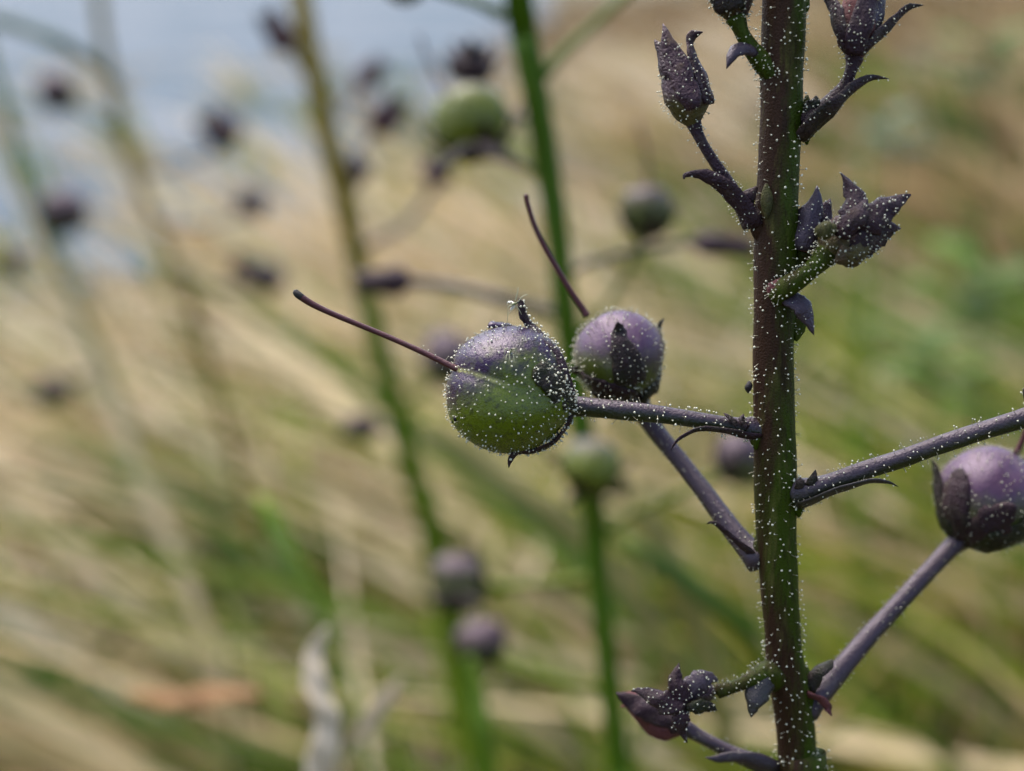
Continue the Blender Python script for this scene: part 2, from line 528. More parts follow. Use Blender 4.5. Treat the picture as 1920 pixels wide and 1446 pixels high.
def grass(name, mat, roots, hts, wid, lean, label, cat, jit=0.5, nseg=5, pig=None):
    k = len(roots)
    t = np.linspace(0, 1, nseg + 1)
    az = rng.normal(0, jit, (k, 2)) + lean
    L = hts
    droop = rng.uniform(0.2, 1.0, k)
    up = 1.0 / np.sqrt(1 + (az ** 2).sum(1))
    hx = az[:, 0] * up; hy = az[:, 1] * up
    pts = np.empty((k, nseg + 1, 3))
    for i, s in enumerate(t):
        bend = s + 0.6 * droop * s * s
        pts[:, i, 0] = roots[:, 0] + L * hx * bend
        pts[:, i, 1] = roots[:, 1] + L * hy * bend
        pts[:, i, 2] = roots[:, 2] + L * up * (s - 0.35 * droop * s * s)
    tan = np.gradient(pts, axis=1)
    side = np.cross(tan, rng.normal(0, 1, (k, 1, 3)) + np.array([0, 1.2, 0.3]))
    side /= np.linalg.norm(side, axis=2)[:, :, None] + 1e-9
    ww = wid[:, None] * np.minimum(1, (1.02 - t[None, :]) * 2.2) * 0.5
    A = pts + side * ww[:, :, None]; B = pts - side * ww[:, :, None]
    V = np.stack([A, B], 2).reshape(-1, 3)
    base = (np.arange(k) * (nseg + 1) * 2)[:, None] + (np.arange(nseg) * 2)[None, :]
    F = np.stack([base, base + 1, base + 3, base + 2], -1).reshape(-1, 4)
    me = bpy.data.meshes.new(name)
    me.vertices.add(len(V)); me.vertices.foreach_set('co', V.ravel())
    me.loops.add(len(F) * 4); me.loops.foreach_set('vertex_index', F.ravel().astype(np.int32))
    me.polygons.add(len(F)); me.polygons.foreach_set('loop_start', np.arange(len(F), dtype=np.int32) * 4)
    me.update(calc_edges=True)
    at = me.attributes.new('pig', 'FLOAT', 'POINT')
    pv = rng.random(k) if pig is None else pig
    at.data.foreach_set('value', np.repeat(pv, (nseg + 1) * 2).astype(np.float32))
    me.materials.append(mat)
    o = bpy.data.objects.new(name, me); sc.collection.objects.link(o)
    o['kind'] = 'stuff'; o['label'] = label; o['category'] = cat
    return o

def scatter(k, y0, y1, power=1.0):
    y = y0 + (y1 - y0) * rng.random(k) ** power
    x = (rng.random(k) * 2 - 1) * (0.46 * y + 25)
    return np.stack([x, y, ground_h(x, y)], 1)

def patch(x, y, s, seed):
    return (np.sin(x / s + seed) + np.sin(y / (s * 1.7) + 2.1 * seed + 0.6 * np.sin(x / s)) + np.sin((x + y) / (s * 1.3) + 3.3 * seed)) / 3

def pix(p):
    d = p - CL
    z = d @ CF
    return 960 + FPX * (d @ CR) / z, 723 - FPX * (d @ CU) / z

def clusters(k, y0, y1, power, per, spread):
    c = scatter(k, y0, y1, power)
    cx, cy = pix(c + [0, 0, 6])
    m = rng.integers(per[0], per[1], k)
    idx = np.repeat(np.arange(k), m)
    r = c[idx] + np.c_[rng.normal(0, spread, (len(idx), 2)), np.zeros(len(idx))]
    r[:, 2] = ground_h(r[:, 0], r[:, 1])
    return c, cx, cy, idx, r

# what grows where, nearest to farthest: S straw, Y yellowing, G green, B brown, P thin straw, D bare and dark, R road
MAP = ["PRRRRRPPSBBB",
       "RRRPGRPSSBGB",
       "RRPSPSSGSBBB",
       "RSPSSSSSSGGG",
       "SSSGSSGSSYGG",
       "SSGBSGGYYSGG",
       "SGGDDGGGYGYY",
       "GDDYGDGYYDYG",
       "GSGGSDGGBGYY"]
ST, GR, BR = [], [], []
for (k, y0, y1, pw, per, sp) in ((420, 36, 130, 1.2, (3, 8), 0.8), (900, 120, 420, 1.2, (5, 12), 2.0)):
    c, cx, cy, idx, r = clusters(k, y0, y1, pw, per, sp)
    cx, cy = pix(c + [-5, 0, 6])
    tone = rng.random(k); kind = np.full(k, 3)
    for i in range(k):
        col_ = int(min(11, max(0, (cx[i] + rng.normal(0, 30)) // 160))); row_ = int(min(8, max(0, (cy[i] + rng.normal(0, 30)) // 160.7)))
        z_ = MAP[row_][col_]; u = rng.random(); t = tone[i]
        tx, ty = pix(c[i] + [-10, 0, 12])
        if MAP[int(min(8, max(0, ty // 160.7)))][int(min(11, max(0, tx // 160)))] == 'R' and rng.random() < 0.5:
            continue
        if z_ == 'S':
            kind[i], tone[i] = (0, 0.4 + 0.6 * t) if u < 0.6 else (1, 0.3 + 0.7 * t) if u < 0.7 else (2, 0.3 * t) if u < 0.78 else (3, 0)
        elif z_ == 'Y':
            kind[i], tone[i] = (1, 0.55 + 0.45 * t) if u < 0.6 else (0, 0.2 + 0.5 * t) if u < 0.8 else (1, 0.3 * t) if u < 0.92 else (3, 0)
        elif z_ == 'G':
            kind[i], tone[i] = (1, 0.7 * t) if u < 0.72 else (0, 0.2 + 0.6 * t) if u < 0.85 else (3, 0)
        elif z_ == 'B':
            kind[i], tone[i] = (2, 0.38 * t) if u < 0.75 else (1, 0.3 * t) if u < 0.88 else (0, 0.3 + 0.3 * t)
        elif z_ == 'P':
            kind[i], tone[i] = (0, 0.6 + 0.4 * t) if u < 0.26 else (1, 0.2 + 0.6 * t) if u < 0.40 else (3, 0)
        elif z_ == 'D':
            kind[i], tone[i] = (1, 0.3 * t) if u < 0.3 else (2, 0.3 * t) if u < 0.42 else (3, 0)
        elif u < 0.13:
            kind[i], tone[i] = (0, 0.6 + 0.4 * t) if u < 0.07 else (1, 0.2 + 0.6 * t)
    ln = rng.normal(0, 0.35, (k, 2))
    for q, dst in ((0, ST), (1, GR), (2, BR)):
        m = kind[idx] == q
        dst.append((r[m], np.clip(tone[idx][m] + rng.normal(0, 0.08, m.sum()), 0, 1), ln[idx][m], np.full(m.sum(), 1.0 if y0 < 100 else 1.4)))
def field(name, mat, parts, h0, h1, w0, w1, lean, label, cat, t0=0.0, t1=1.0):
    r = np.vstack([p[0] for p in parts]); tone = np.concatenate([p[1] for p in parts]); ln = np.vstack([p[2] for p in parts]); sc_ = np.concatenate([p[3] for p in parts])
    return grass(name, mat, r, rng.uniform(h0, h1, len(r)), rng.uniform(w0, w1, len(r)) * sc_, np.asarray(lean) + ln, label, cat, 0.16, 5, t0 + (t1 - t0) * tone)
field('dry_grass', M_STRAW, ST, 10, 23, 0.3, 0.8, (-1.05, 0.0), 'mass of tan dry straw leaning to the left behind the stalks', 'dry grass')
field('green_grass', M_GRASS, GR, 7, 17, 0.3, 0.85, (-0.6, 0.0), 'mass of green grass blades among the dry straw', 'grass')
field('brown_grass', M_STRAW, BR, 6, 14, 0.3, 0.8, (-0.5, 0.0), 'mass of brown withered grass on the bank at the upper right', 'dry grass')
# tall lodged stems, nearer
def tall(k, y0, y1, h0, h1, w0, w1, lean, jit, how='slanting from upper left to lower right'):
    r = scatter(k, y0, y1, 1.1)
    L = rng.uniform(h0, h1, k); lv = np.asarray(lean) + rng.normal(0, jit, (k, 2))
    up = 1 / np.sqrt(1 + (lv ** 2).sum(1))
    mid = r + np.c_[L * 0.6 * lv[:, 0] * up, L * 0.6 * lv[:, 1] * up, L * 0.55 * up]
    mx, my = pix(mid)
    out = {'S': [], 'G': []}
    for i in range(k):
        if not (-350 < mx[i] < 2270 and -200 < my[i] < 1750):
            continue
        z_ = MAP[int(min(8, max(0, my[i] // 160.7)))][int(min(11, max(0, mx[i] // 160)))]
        u, t = rng.random(), rng.random()
        tp = r[i] + np.array([L[i] * 1.2 * lv[i, 0] * up[i], L[i] * 1.2 * lv[i, 1] * up[i], L[i] * 0.8 * up[i]])
        tx, ty = pix(tp)
        zt = MAP[int(min(8, max(0, ty // 160.7)))][int(min(11, max(0, tx // 160)))]
        if (zt == 'R' and rng.random() < 0.3) or (zt == 'P' and rng.random() < 0.3):
            continue
        a_ = None
        if z_ == 'S': a_ = ('S', 0.35 + 0.65 * t) if u < 0.8 else ('G', 0.3 + 0.6 * t) if u < 0.92 else ('S', 0.2 * t)
        elif z_ == 'Y': a_ = ('G', 0.5 + 0.5 * t) if u < 0.55 else ('S', 0.3 + 0.5 * t) if u < 0.8 else ('G', 0.4 * t)
        elif z_ == 'G': a_ = ('G', 0.75 * t) if u < 0.7 else ('S', 0.4 + 0.5 * t) if u < 0.85 else None
        elif z_ == 'B': a_ = ('S', 0.35 * t) if u < 0.6 else ('G', 0.3 * t) if u < 0.7 else None
        elif z_ == 'P': a_ = ('S', 0.6 + 0.4 * t) if u < 0.32 else ('G', 0.4 * t) if u < 0.42 else None
        elif z_ == 'R': a_ = ('S', 0.6 + 0.4 * t) if u < 0.20 else ('G', 0.6 * t) if u < 0.32 else None
        elif z_ == 'D': a_ = ('G', 0.25 * t) if u < 0.35 else None
        if a_:
            out[a_[0]].append((i, a_[1]))
    for q, name, mat, lab, cat in (('S', 'tall_straw', M_STRAW, 'tall bleached straws ' + how, 'dry grass'),
                                   ('G', 'tall_grass', M_GRASS, 'tall green and yellow grass blades ' + how, 'grass')):
        ii = np.array([x[0] for x in out[q]]); tt = np.array([x[1] for x in out[q]])
        grass(name, mat, r[ii], L[ii], rng.uniform(w0, w1, len(ii)), lv[ii], lab, cat, 0.02, 7, pig=tt)
tall(950, 34, 100, 18, 36, 0.25, 0.62, (-1.25, 0.0), 0.42)
tall(520, 30, 90, 14, 30, 0.12, 0.4, (-0.3, 0.0), 0.6, 'standing nearly upright behind the stalks')
# short turf under and behind the camera and far away
y = rng.uniform(-40, 34, 5000); x = rng.uniform(-60, 60, 5000)
r = np.stack([x, y, ground_h(x, np.maximum(y, 0))], 1)
grass('short_grass', M_GRASS, r, rng.uniform(3, 7, len(r)), rng.uniform(0.12, 0.3, len(r)), np.array([-0.3, 0.1]),
      'low green grass at the foot of the stalks', 'grass', 0.5, 3)
r = scatter(9000, 330, 2200, 1.3)
r = r[r[:, 0] > road_edge(r[:, 1]) + 6]
grass('distant_grass', M_STRAW, r, rng.uniform(12, 30, len(r)), rng.uniform(0.6, 1.6, len(r)), np.array([-0.5, 0.0]),
      'far strip of brownish dry grass on the bank', 'dry grass', 0.5, 3, pig=rng.random(len(r)) * 0.32)
#@@PLANTS@@
# ---------------------------------------------------------------- mullein builders
LEFT = V3(-1, 0.1, 0.25)
UPW = np.array([0, 0, 1.0])

def sstep(a, b, x):
    t = np.clip((x - a) / (b - a), 0, 1)
    return t * t * (3 - 2 * t)

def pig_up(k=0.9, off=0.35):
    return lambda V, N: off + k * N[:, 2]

def make_stem(parent, org, pts, radii, mat, n=70, seg=20, pig=None, wob=0.02, name='stem'):
    V, F = tube_geo(pts, radii, n, seg, True, wob)
    return mk(name, V, F, mat, parent, org, pig)

def make_pedicel(parent, org, pts, radii, mat=None, n=26, seg=14, pig=None, name='pedicel'):
    V, F = tube_geo(pts, radii, n, seg, True, 0.03)
    return mk(name, V, F, mat or M_PED, parent, org, pig or pig_up(0.8, 0.45))

def make_blade(name, parent, org, pts, widths, thick, face, mat, pig=0.7, n=14, seg=8, cup=0.3, wave=0.03):
    V, F = blade_geo(pts, widths, thick, face, n, seg, cup, wave)
    return mk(name, V, F, mat, parent, org, pig)

def make_capsule(parent, org, c, axis, side, r, mat, pigf, nu=40, nv=28, groove=0.07, line=False, name='seed_capsule', oblate=0.96, lump=0.012):
    V, F, L = ball_geo(c, axis, side, r, nu, nv, groove, oblate, lump)
    ln = np.exp(-(L[:, 0] / 0.035) ** 2) * sstep(0.15, 0.55, L[:, 2]) * sstep(-0.1, 0.2, -L[:, 1]) if line else None
    return mk(name, V, F, mat, parent, org, pigf, ln)

def hug_sepal(parent, org, c, axis, r, phi, reach, flare, width, mat=None, pig=0.75, thick=0.014, lift=1.035, n=14):
    """sepal that hugs a capsule from its base; reach = how far over it (0..1), flare = how far the tip stands off"""
    a = unit(axis); x = unit(np.cross(a, [0.12, 0.3, 0.95])); y = np.cross(a, x)
    rad = math.cos(phi) * x + math.sin(phi) * y
    pts = []; face = []
    for t in np.linspace(0, 1, 7):
        th = math.pi - 0.12 - t * reach * 2.7
        d = math.cos(th) * a + math.sin(th) * rad
        k = lift + flare * max(0, t - 0.6) ** 1.5 * 4
        pts.append(c + r * k * d); face.append(d)
    wd = [width * q for q in (0.5, 0.95, 1.0, 0.85, 0.6, 0.32, 0.03)]
    V, F = blade_geo(pts, wd, thick, np.array(face), n, 8, 0.22, 0.02)
    return mk('sepal', V, F, mat or M_SEP, parent, org, pig)

def calyx_cup(parent, org, base, d, w, ln, mat, pigf, name='calyx', n=16, seg=16):
    """cup of a withered flower, base to mouth along d"""
    d = unit(d)
    prof = [(0.0, 0.22), (0.08, 0.55), (0.2, 0.88), (0.34, 1.0), (0.5, 0.90), (0.68, 0.68), (0.85, 0.44), (1.0, 0.15)]
    pts = [base + d * ln * t for t, _ in prof]
    rad = [w / 2 * q for _, q in prof]
    V, F = tube_geo(pts, rad, n, seg, True, 0.05)
    return mk(name, V, F, mat, parent, org, pigf)

def free_sepal(parent, org, pts, width, face, mat=None, pig=0.8, thick=0.013, cup=0.4, base=0.75, name='sepal'):
    wd = [width * base, width, width * 0.9, width * 0.55, width * 0.05]
    V, F = blade_geo(pts, wd, thick, face, 16, 8, cup, 0.03)
    return mk(name, V, F, mat or M_SEP, parent, org, pig)

def style_of(parent, org, pts, radii, n=30):
    V, F = tube_geo(pts, radii, n, 10, True, 0.02)
    s = mk('style', V, F, M_STYLE, parent, org, lambda V_, N_: 0.6 + 0 * V_[:, 0])
    return s

# ---------------------------------------------------------------- the plant in focus
base0 = np.array([P(1497, 1446, 8.5)[0] + 0.6, P(1497, 1446, 8.5)[1] - 0.2, 0.0])
A = thing('mullein_plant', 'dark purple-brown mullein stalk in sharp focus, covered in tiny droplets', 'plant', base0, 'mullein stalks')
ctr = [(1478, -700, 7.35, 58), (1474, -300, 7.6, 72), (1471, 0, 7.75, 82), (1466, 120, 7.8, 81), (1465, 220, 7.83, 79), (1459, 330, 7.87, 78), (1455, 430, 7.90, 82), (1453, 540, 7.94, 79),
       (1450, 680, 8.0, 76), (1452, 800, 8.05, 78), (1454, 905, 8.1, 80), (1455, 985, 8.15, 76), (1460, 1080, 8.2, 72), (1467, 1180, 8.26, 67), (1473, 1250, 8.31, 70), (1488, 1340, 8.38, 72), (1497, 1446, 8.46, 72), (1508, 1700, 8.65, 74)]
spts = [P(a, b_, z) for a, b_, z, _ in ctr]
srad = [w_ * z / FPX / 2 for _, _, z, w_ in ctr]
gp = np.array([base0[0], base0[1], 0.0])
spts += [spts[-1] * 0.6 + gp * 0.4, gp * 1.0 + [0, 0, -0.3]]
srad += [0.125, 0.15]
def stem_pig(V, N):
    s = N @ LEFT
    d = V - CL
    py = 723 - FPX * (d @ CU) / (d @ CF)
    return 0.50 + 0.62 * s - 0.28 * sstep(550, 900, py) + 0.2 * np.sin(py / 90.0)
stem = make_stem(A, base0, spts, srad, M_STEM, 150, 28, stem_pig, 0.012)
hairs([stem], 88, stem, base0, 0.022, 0.0072, lambda p, n: facing(p, n) & (p[:, 2] > P(1480, 1600, 8.5)[2]) & (p[:, 2] < P(1480, -150, 7.7)[2]))

def node_swell(px, py, z, wpx, hpx, mat=M_STEM, pig=0.9):
    """the raised cushion where a pedicel leaves the stem"""
    pts = PP([(px, py - hpx / 2, z), (px, py - hpx / 4, z), (px, py, z), (px, py + hpx / 4, z), (px, py + hpx / 2, z)])
    k = z / FPX / 2
    V, F = tube_geo(pts, [wpx * 0.25 * k, wpx * 0.8 * k, wpx * k, wpx * 0.75 * k, wpx * 0.2 * k], 12, 12, True, 0.05)
    return mk('node', V, F, mat, stem, base0, pig)

# leaf scars and cushions on the stem
node_swell(1437, 378, 7.78, 22, 60, M_SCAR, 0.2)
node_swell(1424, 425, 7.88, 40, 70, M_STEM, 1.0)
node_swell(1447, 132, 7.76, 36, 60, M_SCAR, 0.3)
node_swell(1417, 812, 8.02, 30, 60, M_STEM, 0.1)
node_swell(1497, 935, 8.08, 34, 70, M_STEM, 0.0)
node_swell(1465, 548, 7.86, 44, 60, M_STEM, 0.9)
node_swell(1420, 1035, 8.2, 26, 60, M_STEM, 0.6)
node_swell(1507, 1300, 8.36, 40, 110, M_STEM, 0.0)
node_swell(1452, 1262, 8.28, 60, 70, M_STEM, 0.4)
node_swell(1513, 225, 7.84, 26, 90, M_STEM, 0.2)
nub = node_swell(1406, 726, 7.98, 14, 20, M_STIG, 0.9)

# --- hero capsule, left of the stem
c1 = P(952, 732, 8.0); r1 = 0.368
a1 = V3(-0.84, 0.34, 0.36)
sd1 = np.cross(a1, V3(0.27, -0.02, 0.96))
def hero_pig(V, N):
    d = (V - c1) / r1
    up = d @ CU; ap = d @ a1; lf = -(d @ CR)
    return 0.33 + 0.95 * (up - 0.22) + 0.62 * sstep(0.45, 0.95, ap) + 0.12 * lf
cap1 = make_capsule(A, base0, c1, a1, sd1, r1, M_CAPS, hero_pig, 88, 60, 0.075, True, oblate=0.985, lump=0.02)
hairs([cap1], 150, cap1, base0, 0.0145, 0.0068, facing, 0.25)
st1 = style_of(cap1, base0, PP([(862, 694, 7.84), (848, 688, 7.85), (800, 664, 7.87), (740, 637, 7.88), (680, 612, 7.88), (620, 587, 7.86), (585, 570, 7.85), (563, 556, 7.84)]),
               [0.019, 0.018, 0.0165, 0.0155, 0.0155, 0.0165, 0.0185, 0.020])
V, F = tube_geo(PP([(566, 558, 7.84), (558, 552, 7.84), (553, 546, 7.84)]), [0.0195, 0.021, 0.016], 8, 10)
mk('stigma', V, F, M_STIG, cap1, base0, 0.5)
hairs([st1], 90, cap1, base0, 0.022, 0.0055, lambda p, n: p[:, 0] > P(775, 0, 7.86)[0])
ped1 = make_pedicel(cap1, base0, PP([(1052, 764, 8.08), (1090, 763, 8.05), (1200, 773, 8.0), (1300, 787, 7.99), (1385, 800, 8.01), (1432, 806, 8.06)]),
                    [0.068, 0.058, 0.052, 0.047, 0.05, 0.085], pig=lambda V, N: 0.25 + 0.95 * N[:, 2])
def B1(px, py, k=1.03):
    return on_ball(px, py, c1, r1, k)
sep1 = []
# over the top right, tip curling free
p_ = [B1(1076, 755), B1(1066, 705), B1(1046, 662), B1(1018, 632, 1.02), P(997, 611, 7.98), P(983, 592, 7.95), P(979, 572, 7.93), P(974, 561, 7.92)]
f_ = [unit(q - c1) for q in p_[:4]] + [V3(0.6, 0.4, 0.6)] * 4
sep1.append(mk('sepal', *blade_geo(p_, [0.06, 0.10, 0.11, 0.10, 0.075, 0.066, 0.052, 0.008], 0.024, np.array(f_), 26, 8, 0.25, 0.03), M_SEP, cap1, base0, 0.8))
# broad one on the front right
p_ = [B1(1078, 765, 1.01), B1(1062, 742, 1.015), B1(1043, 718, 1.02), B1(1024, 702, 1.02), B1(1010, 693, 1.015), B1(1001, 688, 1.005)]
f_ = [unit(q - c1) for q in p_]
sep1.append(mk('sepal', *blade_geo(p_, [0.11, 0.18, 0.20, 0.17, 0.12, 0.03], 0.012, np.array(f_), 18, 10, 0.2, 0.02), M_SEP, cap1, base0, 0.3))
p_ = [B1(1075, 785, 1.02), B1(1052, 800), B1(1030, 790), B1(1012, 772, 1.02), B1(1002, 760, 1.0)]
# below, hooked tip pointing down
p_ = [B1(1070, 778, 1.0), B1(1056, 808, 1.0), B1(1030, 832, 1.0), B1(1000, 845, 1.01), P(978, 848, 7.94), P(964, 853, 7.92), P(957, 864, 7.91), P(955, 874, 7.90)]
f_ = [unit(q - c1) for q in p_[:4]] + [V3(0.1, -1, 0.4), V3(0.4, -0.9, 0.3), V3(0.9, -0.3, 0.3), V3(0.9, 0, 0.3)]
sep1.append(mk('sepal', *blade_geo(p_, [0.07, 0.11, 0.12, 0.10, 0.075, 0.06, 0.04, 0.004], 0.02, np.array(f_), 26, 8, 0.25, 0.03), M_SEP, cap1, base0, 0.75))
# back sepal, its blunt tip showing over the top
p_ = [P(1010, 690, 8.33), P(980, 640, 8.25), P(952, 616, 8.15), P(936, 610, 8.06), P(924, 609, 8.02), P(916, 612, 8.0)]
sep1.append(mk('sepal', *blade_geo(p_, [0.1, 0.13, 0.12, 0.10, 0.08, 0.03], 0.035, V3(0, 1, -0.2), 16, 8, 0.2, 0.03), M_CAPS, cap1, base0, 0.95))
# dark tips that lie against the lower left
p_ = [B1(952, 822, 1.0), B1(925, 815, 1.005), B1(902, 809, 1.01), B1(888, 811, 1.015)]
mk('sepal', *blade_geo(p_, [0.004, 0.014, 0.010, 0.002], 0.008, np.array([unit(q - c1) for q in p_]), 12, 6, 0.1), M_STIG, cap1, base0, 0.9)
p_ = [B1(856, 786, 1.0), P(850, 789, 7.93), P(846, 791, 7.92)]
mk('sepal', *blade_geo(p_, [0.03, 0.03, 0.012], 0.02, V3(-1, 0, 0.2), 8, 6, 0.1), M_STIG, cap1, base0, 0.9)
for s_ in sep1[:4]:
    hairs([s_], 330, cap1, base0, 0.026, 0.0082, facing)
hairs([ped1], 190, cap1, base0, 0.022, 0.0078, facing)
# bract under the pedicel
br = make_blade('bract', A, base0, PP([(1422, 822, 8.0), (1385, 815, 7.96), (1345, 806, 7.92), (1305, 808, 7.9), (1278, 820, 7.89), (1264, 834, 7.88), (1257, 847, 7.88)]),
                [0.09, 0.085, 0.06, 0.045, 0.036, 0.022, 0.003], 0.022, V3(0, -1, 0.3), M_SEP, 0.7, 20)
hairs([br], 162, br, base0, 0.02, 0.006, facing)
for q in ([(1402, 800, 7.95), (1392, 786, 7.94), (1396, 775, 7.94)], [(1380, 792, 7.94), (1366, 782, 7.93), (1356, 775, 7.93)]):
    make_blade('bracteole', A, base0, PP(q), [0.06, 0.045, 0.004], 0.02, V3(0, 1, 0.4), M_SEP, 0.7, 8)

# --- second capsule, just behind
c2 = P(1160, 668, 8.55); r2 = 0.279
a2 = V3(-0.55, 0.72, 0.30)
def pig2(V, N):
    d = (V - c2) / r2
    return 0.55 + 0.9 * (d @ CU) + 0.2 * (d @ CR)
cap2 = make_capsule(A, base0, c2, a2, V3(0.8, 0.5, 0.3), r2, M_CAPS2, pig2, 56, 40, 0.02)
style_of(cap2, base0, PP([(1100, 592, 8.66), (1093, 580, 8.66), (1060, 530, 8.65), (1025, 470, 8.62), (1003, 425, 8.60), (990, 385, 8.58), (986, 366, 8.57)]),
         [0.024, 0.021, 0.019, 0.018, 0.016, 0.015, 0.016])
def B2(px, py, k=1.03):
    return on_ball(px, py, c2, r2, k)
s2 = []
p_ = [B2(1196, 752), B2(1186, 715), B2(1175, 680), B2(1165, 645, 1.05), B2(1160, 620, 1.10), P(1158, 602, 8.24)]
s2.append(mk('sepal', *blade_geo(p_, [0.12, 0.20, 0.19, 0.12, 0.075, 0.01], 0.02, np.array([unit(q - c2) for q in p_]), 18, 8, 0.2), M_SEP, cap2, base0, 0.55))
p_ = [B2(1205, 755), B2(1228, 725), P(1238, 690, 8.6), P(1241, 655, 8.6), P(1236, 630, 8.6), P(1238, 612, 8.6), P(1247, 598, 8.6)]
s2.append(mk('sepal', *blade_geo(p_, [0.12, 0.16, 0.13, 0.10, 0.07, 0.045, 0.008], 0.022, V3(1, 0, 0.3), 20, 8, 0.25), M_SEP, cap2, base0, 0.35))
p_ = [B2(1180, 755), B2(1140, 745), B2(1110, 722, 1.04), P(1090, 704, 8.5), P(1076, 695, 8.48), P(1070, 692, 8.47)]
s2.append(mk('sepal', *blade_geo(p_, [0.12, 0.17, 0.15, 0.11, 0.07, 0.02], 0.022, V3(-0.2, -0.8, 0.5), 18, 8, 0.25), M_SEP, cap2, base0, 0.6))
p_ = [B2(1190, 756), B2(1165, 748), B2(1145, 735), B2(1130, 722), B2(1120, 712)]
s2.append(mk('sepal', *blade_geo(p_, [0.14, 0.2, 0.18, 0.1, 0.01], 0.02, np.array([unit(q - c2) for q in p_]), 14, 8, 0.2), M_SEP, cap2, base0, 0.8))
hairs([cap2] + s2, 170, cap2, base0, 0.022, 0.0058, facing)
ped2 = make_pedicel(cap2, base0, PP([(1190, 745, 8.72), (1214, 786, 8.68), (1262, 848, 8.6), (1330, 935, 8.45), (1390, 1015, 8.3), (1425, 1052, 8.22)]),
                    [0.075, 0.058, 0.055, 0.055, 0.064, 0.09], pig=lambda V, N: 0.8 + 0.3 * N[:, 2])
hairs([ped2], 130, cap2, base0, 0.016, 0.0045, facing)
br = make_blade('bract', A, base0, PP([(1420, 1050, 8.2), (1395, 1028, 8.18), (1368, 1006, 8.16), (1348, 985, 8.15), (1336, 979, 8.15), (1326, 982, 8.15)]),
                [0.08, 0.085, 0.06, 0.045, 0.03, 0.006], 0.024, V3(-0.7, -0.6, 0.3), M_SEP, 0.8)
hairs([br], 148, br, base0, 0.018, 0.005, facing)

# --- third capsule, cut by the right edge
c3 = P(1856, 934, 8.85); r3 = 0.33
a3 = V3(0.6, 0.7, 0.2)
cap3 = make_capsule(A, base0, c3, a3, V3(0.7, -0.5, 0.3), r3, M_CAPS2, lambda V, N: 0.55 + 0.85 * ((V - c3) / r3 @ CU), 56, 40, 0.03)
def B3(px, py, k=1.03):
    return on_ball(px, py, c3, r3, k)
s3 = []
p_ = [B3(1800, 1010), B3(1790, 970), B3(1787, 930), B3(1793, 895, 1.06), B3(1800, 875, 1.1)]
s3.append(mk('sepal', *blade_geo(p_, [0.14, 0.22, 0.22, 0.17, 0.05], 0.03, np.array([unit(q - c3) for q in p_]), 18, 8, 0.25), M_SEP, cap3, base0, 0.7))
p_ = [B3(1798, 1015), P(1770, 985, 8.8), P(1758, 940, 8.8), P(1757, 900, 8.8), P(1752, 878, 8.8), P(1744, 862, 8.8)]
s3.append(mk('sepal', *blade_geo(p_, [0.1, 0.13, 0.11, 0.08, 0.05, 0.01], 0.02, V3(-1, 0, 0.3), 18, 8, 0.2), M_SEP, cap3, base0, 0.3))
p_ = [B3(1815, 1018), B3(1845, 1000), B3(1872, 975, 1.04), B3(1893, 955, 1.1), B3(1908, 948, 1.16)]
s3.append(mk('sepal', *blade_geo(p_, [0.14, 0.24, 0.22, 0.12, 0.02], 0.025, np.array([unit(q - c3) for q in p_]), 16, 8, 0.25), M_SEP, cap3, base0, 0.85))
p_ = [B3(1815, 1020), B3(1850, 1022), B3(1890, 1015), B3(1920, 990), B3(1940, 960, 1.1)]
s3.append(mk('sepal', *blade_geo(p_, [0.14, 0.22, 0.2, 0.12, 0.02], 0.025, np.array([unit(q - c3) for q in p_]), 16, 8, 0.25), M_SEP, cap3, base0, 0.2))
hairs([cap3] + s3, 150, cap3, base0, 0.02, 0.005, facing)
style_of(cap3, base0, PP([(1906, 850, 8.78), (1914, 832, 8.77), (1926, 800, 8.75), (1950, 730, 8.7)]), [0.022, 0.018, 0.017, 0.016], 14)
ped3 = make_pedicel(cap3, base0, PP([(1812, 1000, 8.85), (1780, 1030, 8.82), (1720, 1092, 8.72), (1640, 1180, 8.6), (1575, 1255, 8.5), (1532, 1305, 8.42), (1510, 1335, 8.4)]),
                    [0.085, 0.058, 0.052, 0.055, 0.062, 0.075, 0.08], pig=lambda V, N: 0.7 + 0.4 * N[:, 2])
hairs([ped3], 90, cap3, base0, 0.018, 0.0045, facing)
make_blade('bract', A, base0, PP([(1515, 1290, 8.32), (1532, 1262, 8.3), (1552, 1250, 8.3), (1562, 1238, 8.3)]), [0.1, 0.1, 0.07, 0.01], 0.03, V3(0.3, 0.8, 0.3), M_SEP, 0.4)
make_blade('bract', A, base0, PP([(1512, 1300, 8.3), (1535, 1310, 8.28), (1552, 1325, 8.27), (1558, 1342, 8.26)]), [0.08, 0.09, 0.07, 0.01], 0.03, V3(0.3, -0.8, 0.3), M_PINK, 0.8)

# --- fourth capsule, its pedicel running out of the picture on the right
ped4 = make_pedicel(A, base0, PP([(1492, 926, 8.08), (1530, 916, 8.02), (1600, 890, 7.96), (1700, 856, 7.9), (1800, 822, 7.86), (1900, 790, 7.82), (1955, 774, 7.82)]),
                    [0.095, 0.066, 0.054, 0.052, 0.052, 0.054, 0.065], pig=lambda V, N: 0.42 + 0.75 * N[:, 2], n=34)
hairs([ped4], 150, ped4, base0, 0.022, 0.0062, facing)
c4 = P(2052, 745, 7.86); r4 = 0.345
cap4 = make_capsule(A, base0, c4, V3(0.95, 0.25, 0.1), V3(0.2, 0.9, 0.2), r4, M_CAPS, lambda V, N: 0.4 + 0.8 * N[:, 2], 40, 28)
for k_, ph in enumerate(np.linspace(0, 2 * math.pi, 6)[:5]):
    s_ = hug_sepal(cap4, base0, c4, V3(0.95, 0.25, 0.1), r4, ph + 0.5, 0.62, 0.1, 0.24)
    hairs([s_], 150, cap4, base0, 0.026, 0.007, facing)
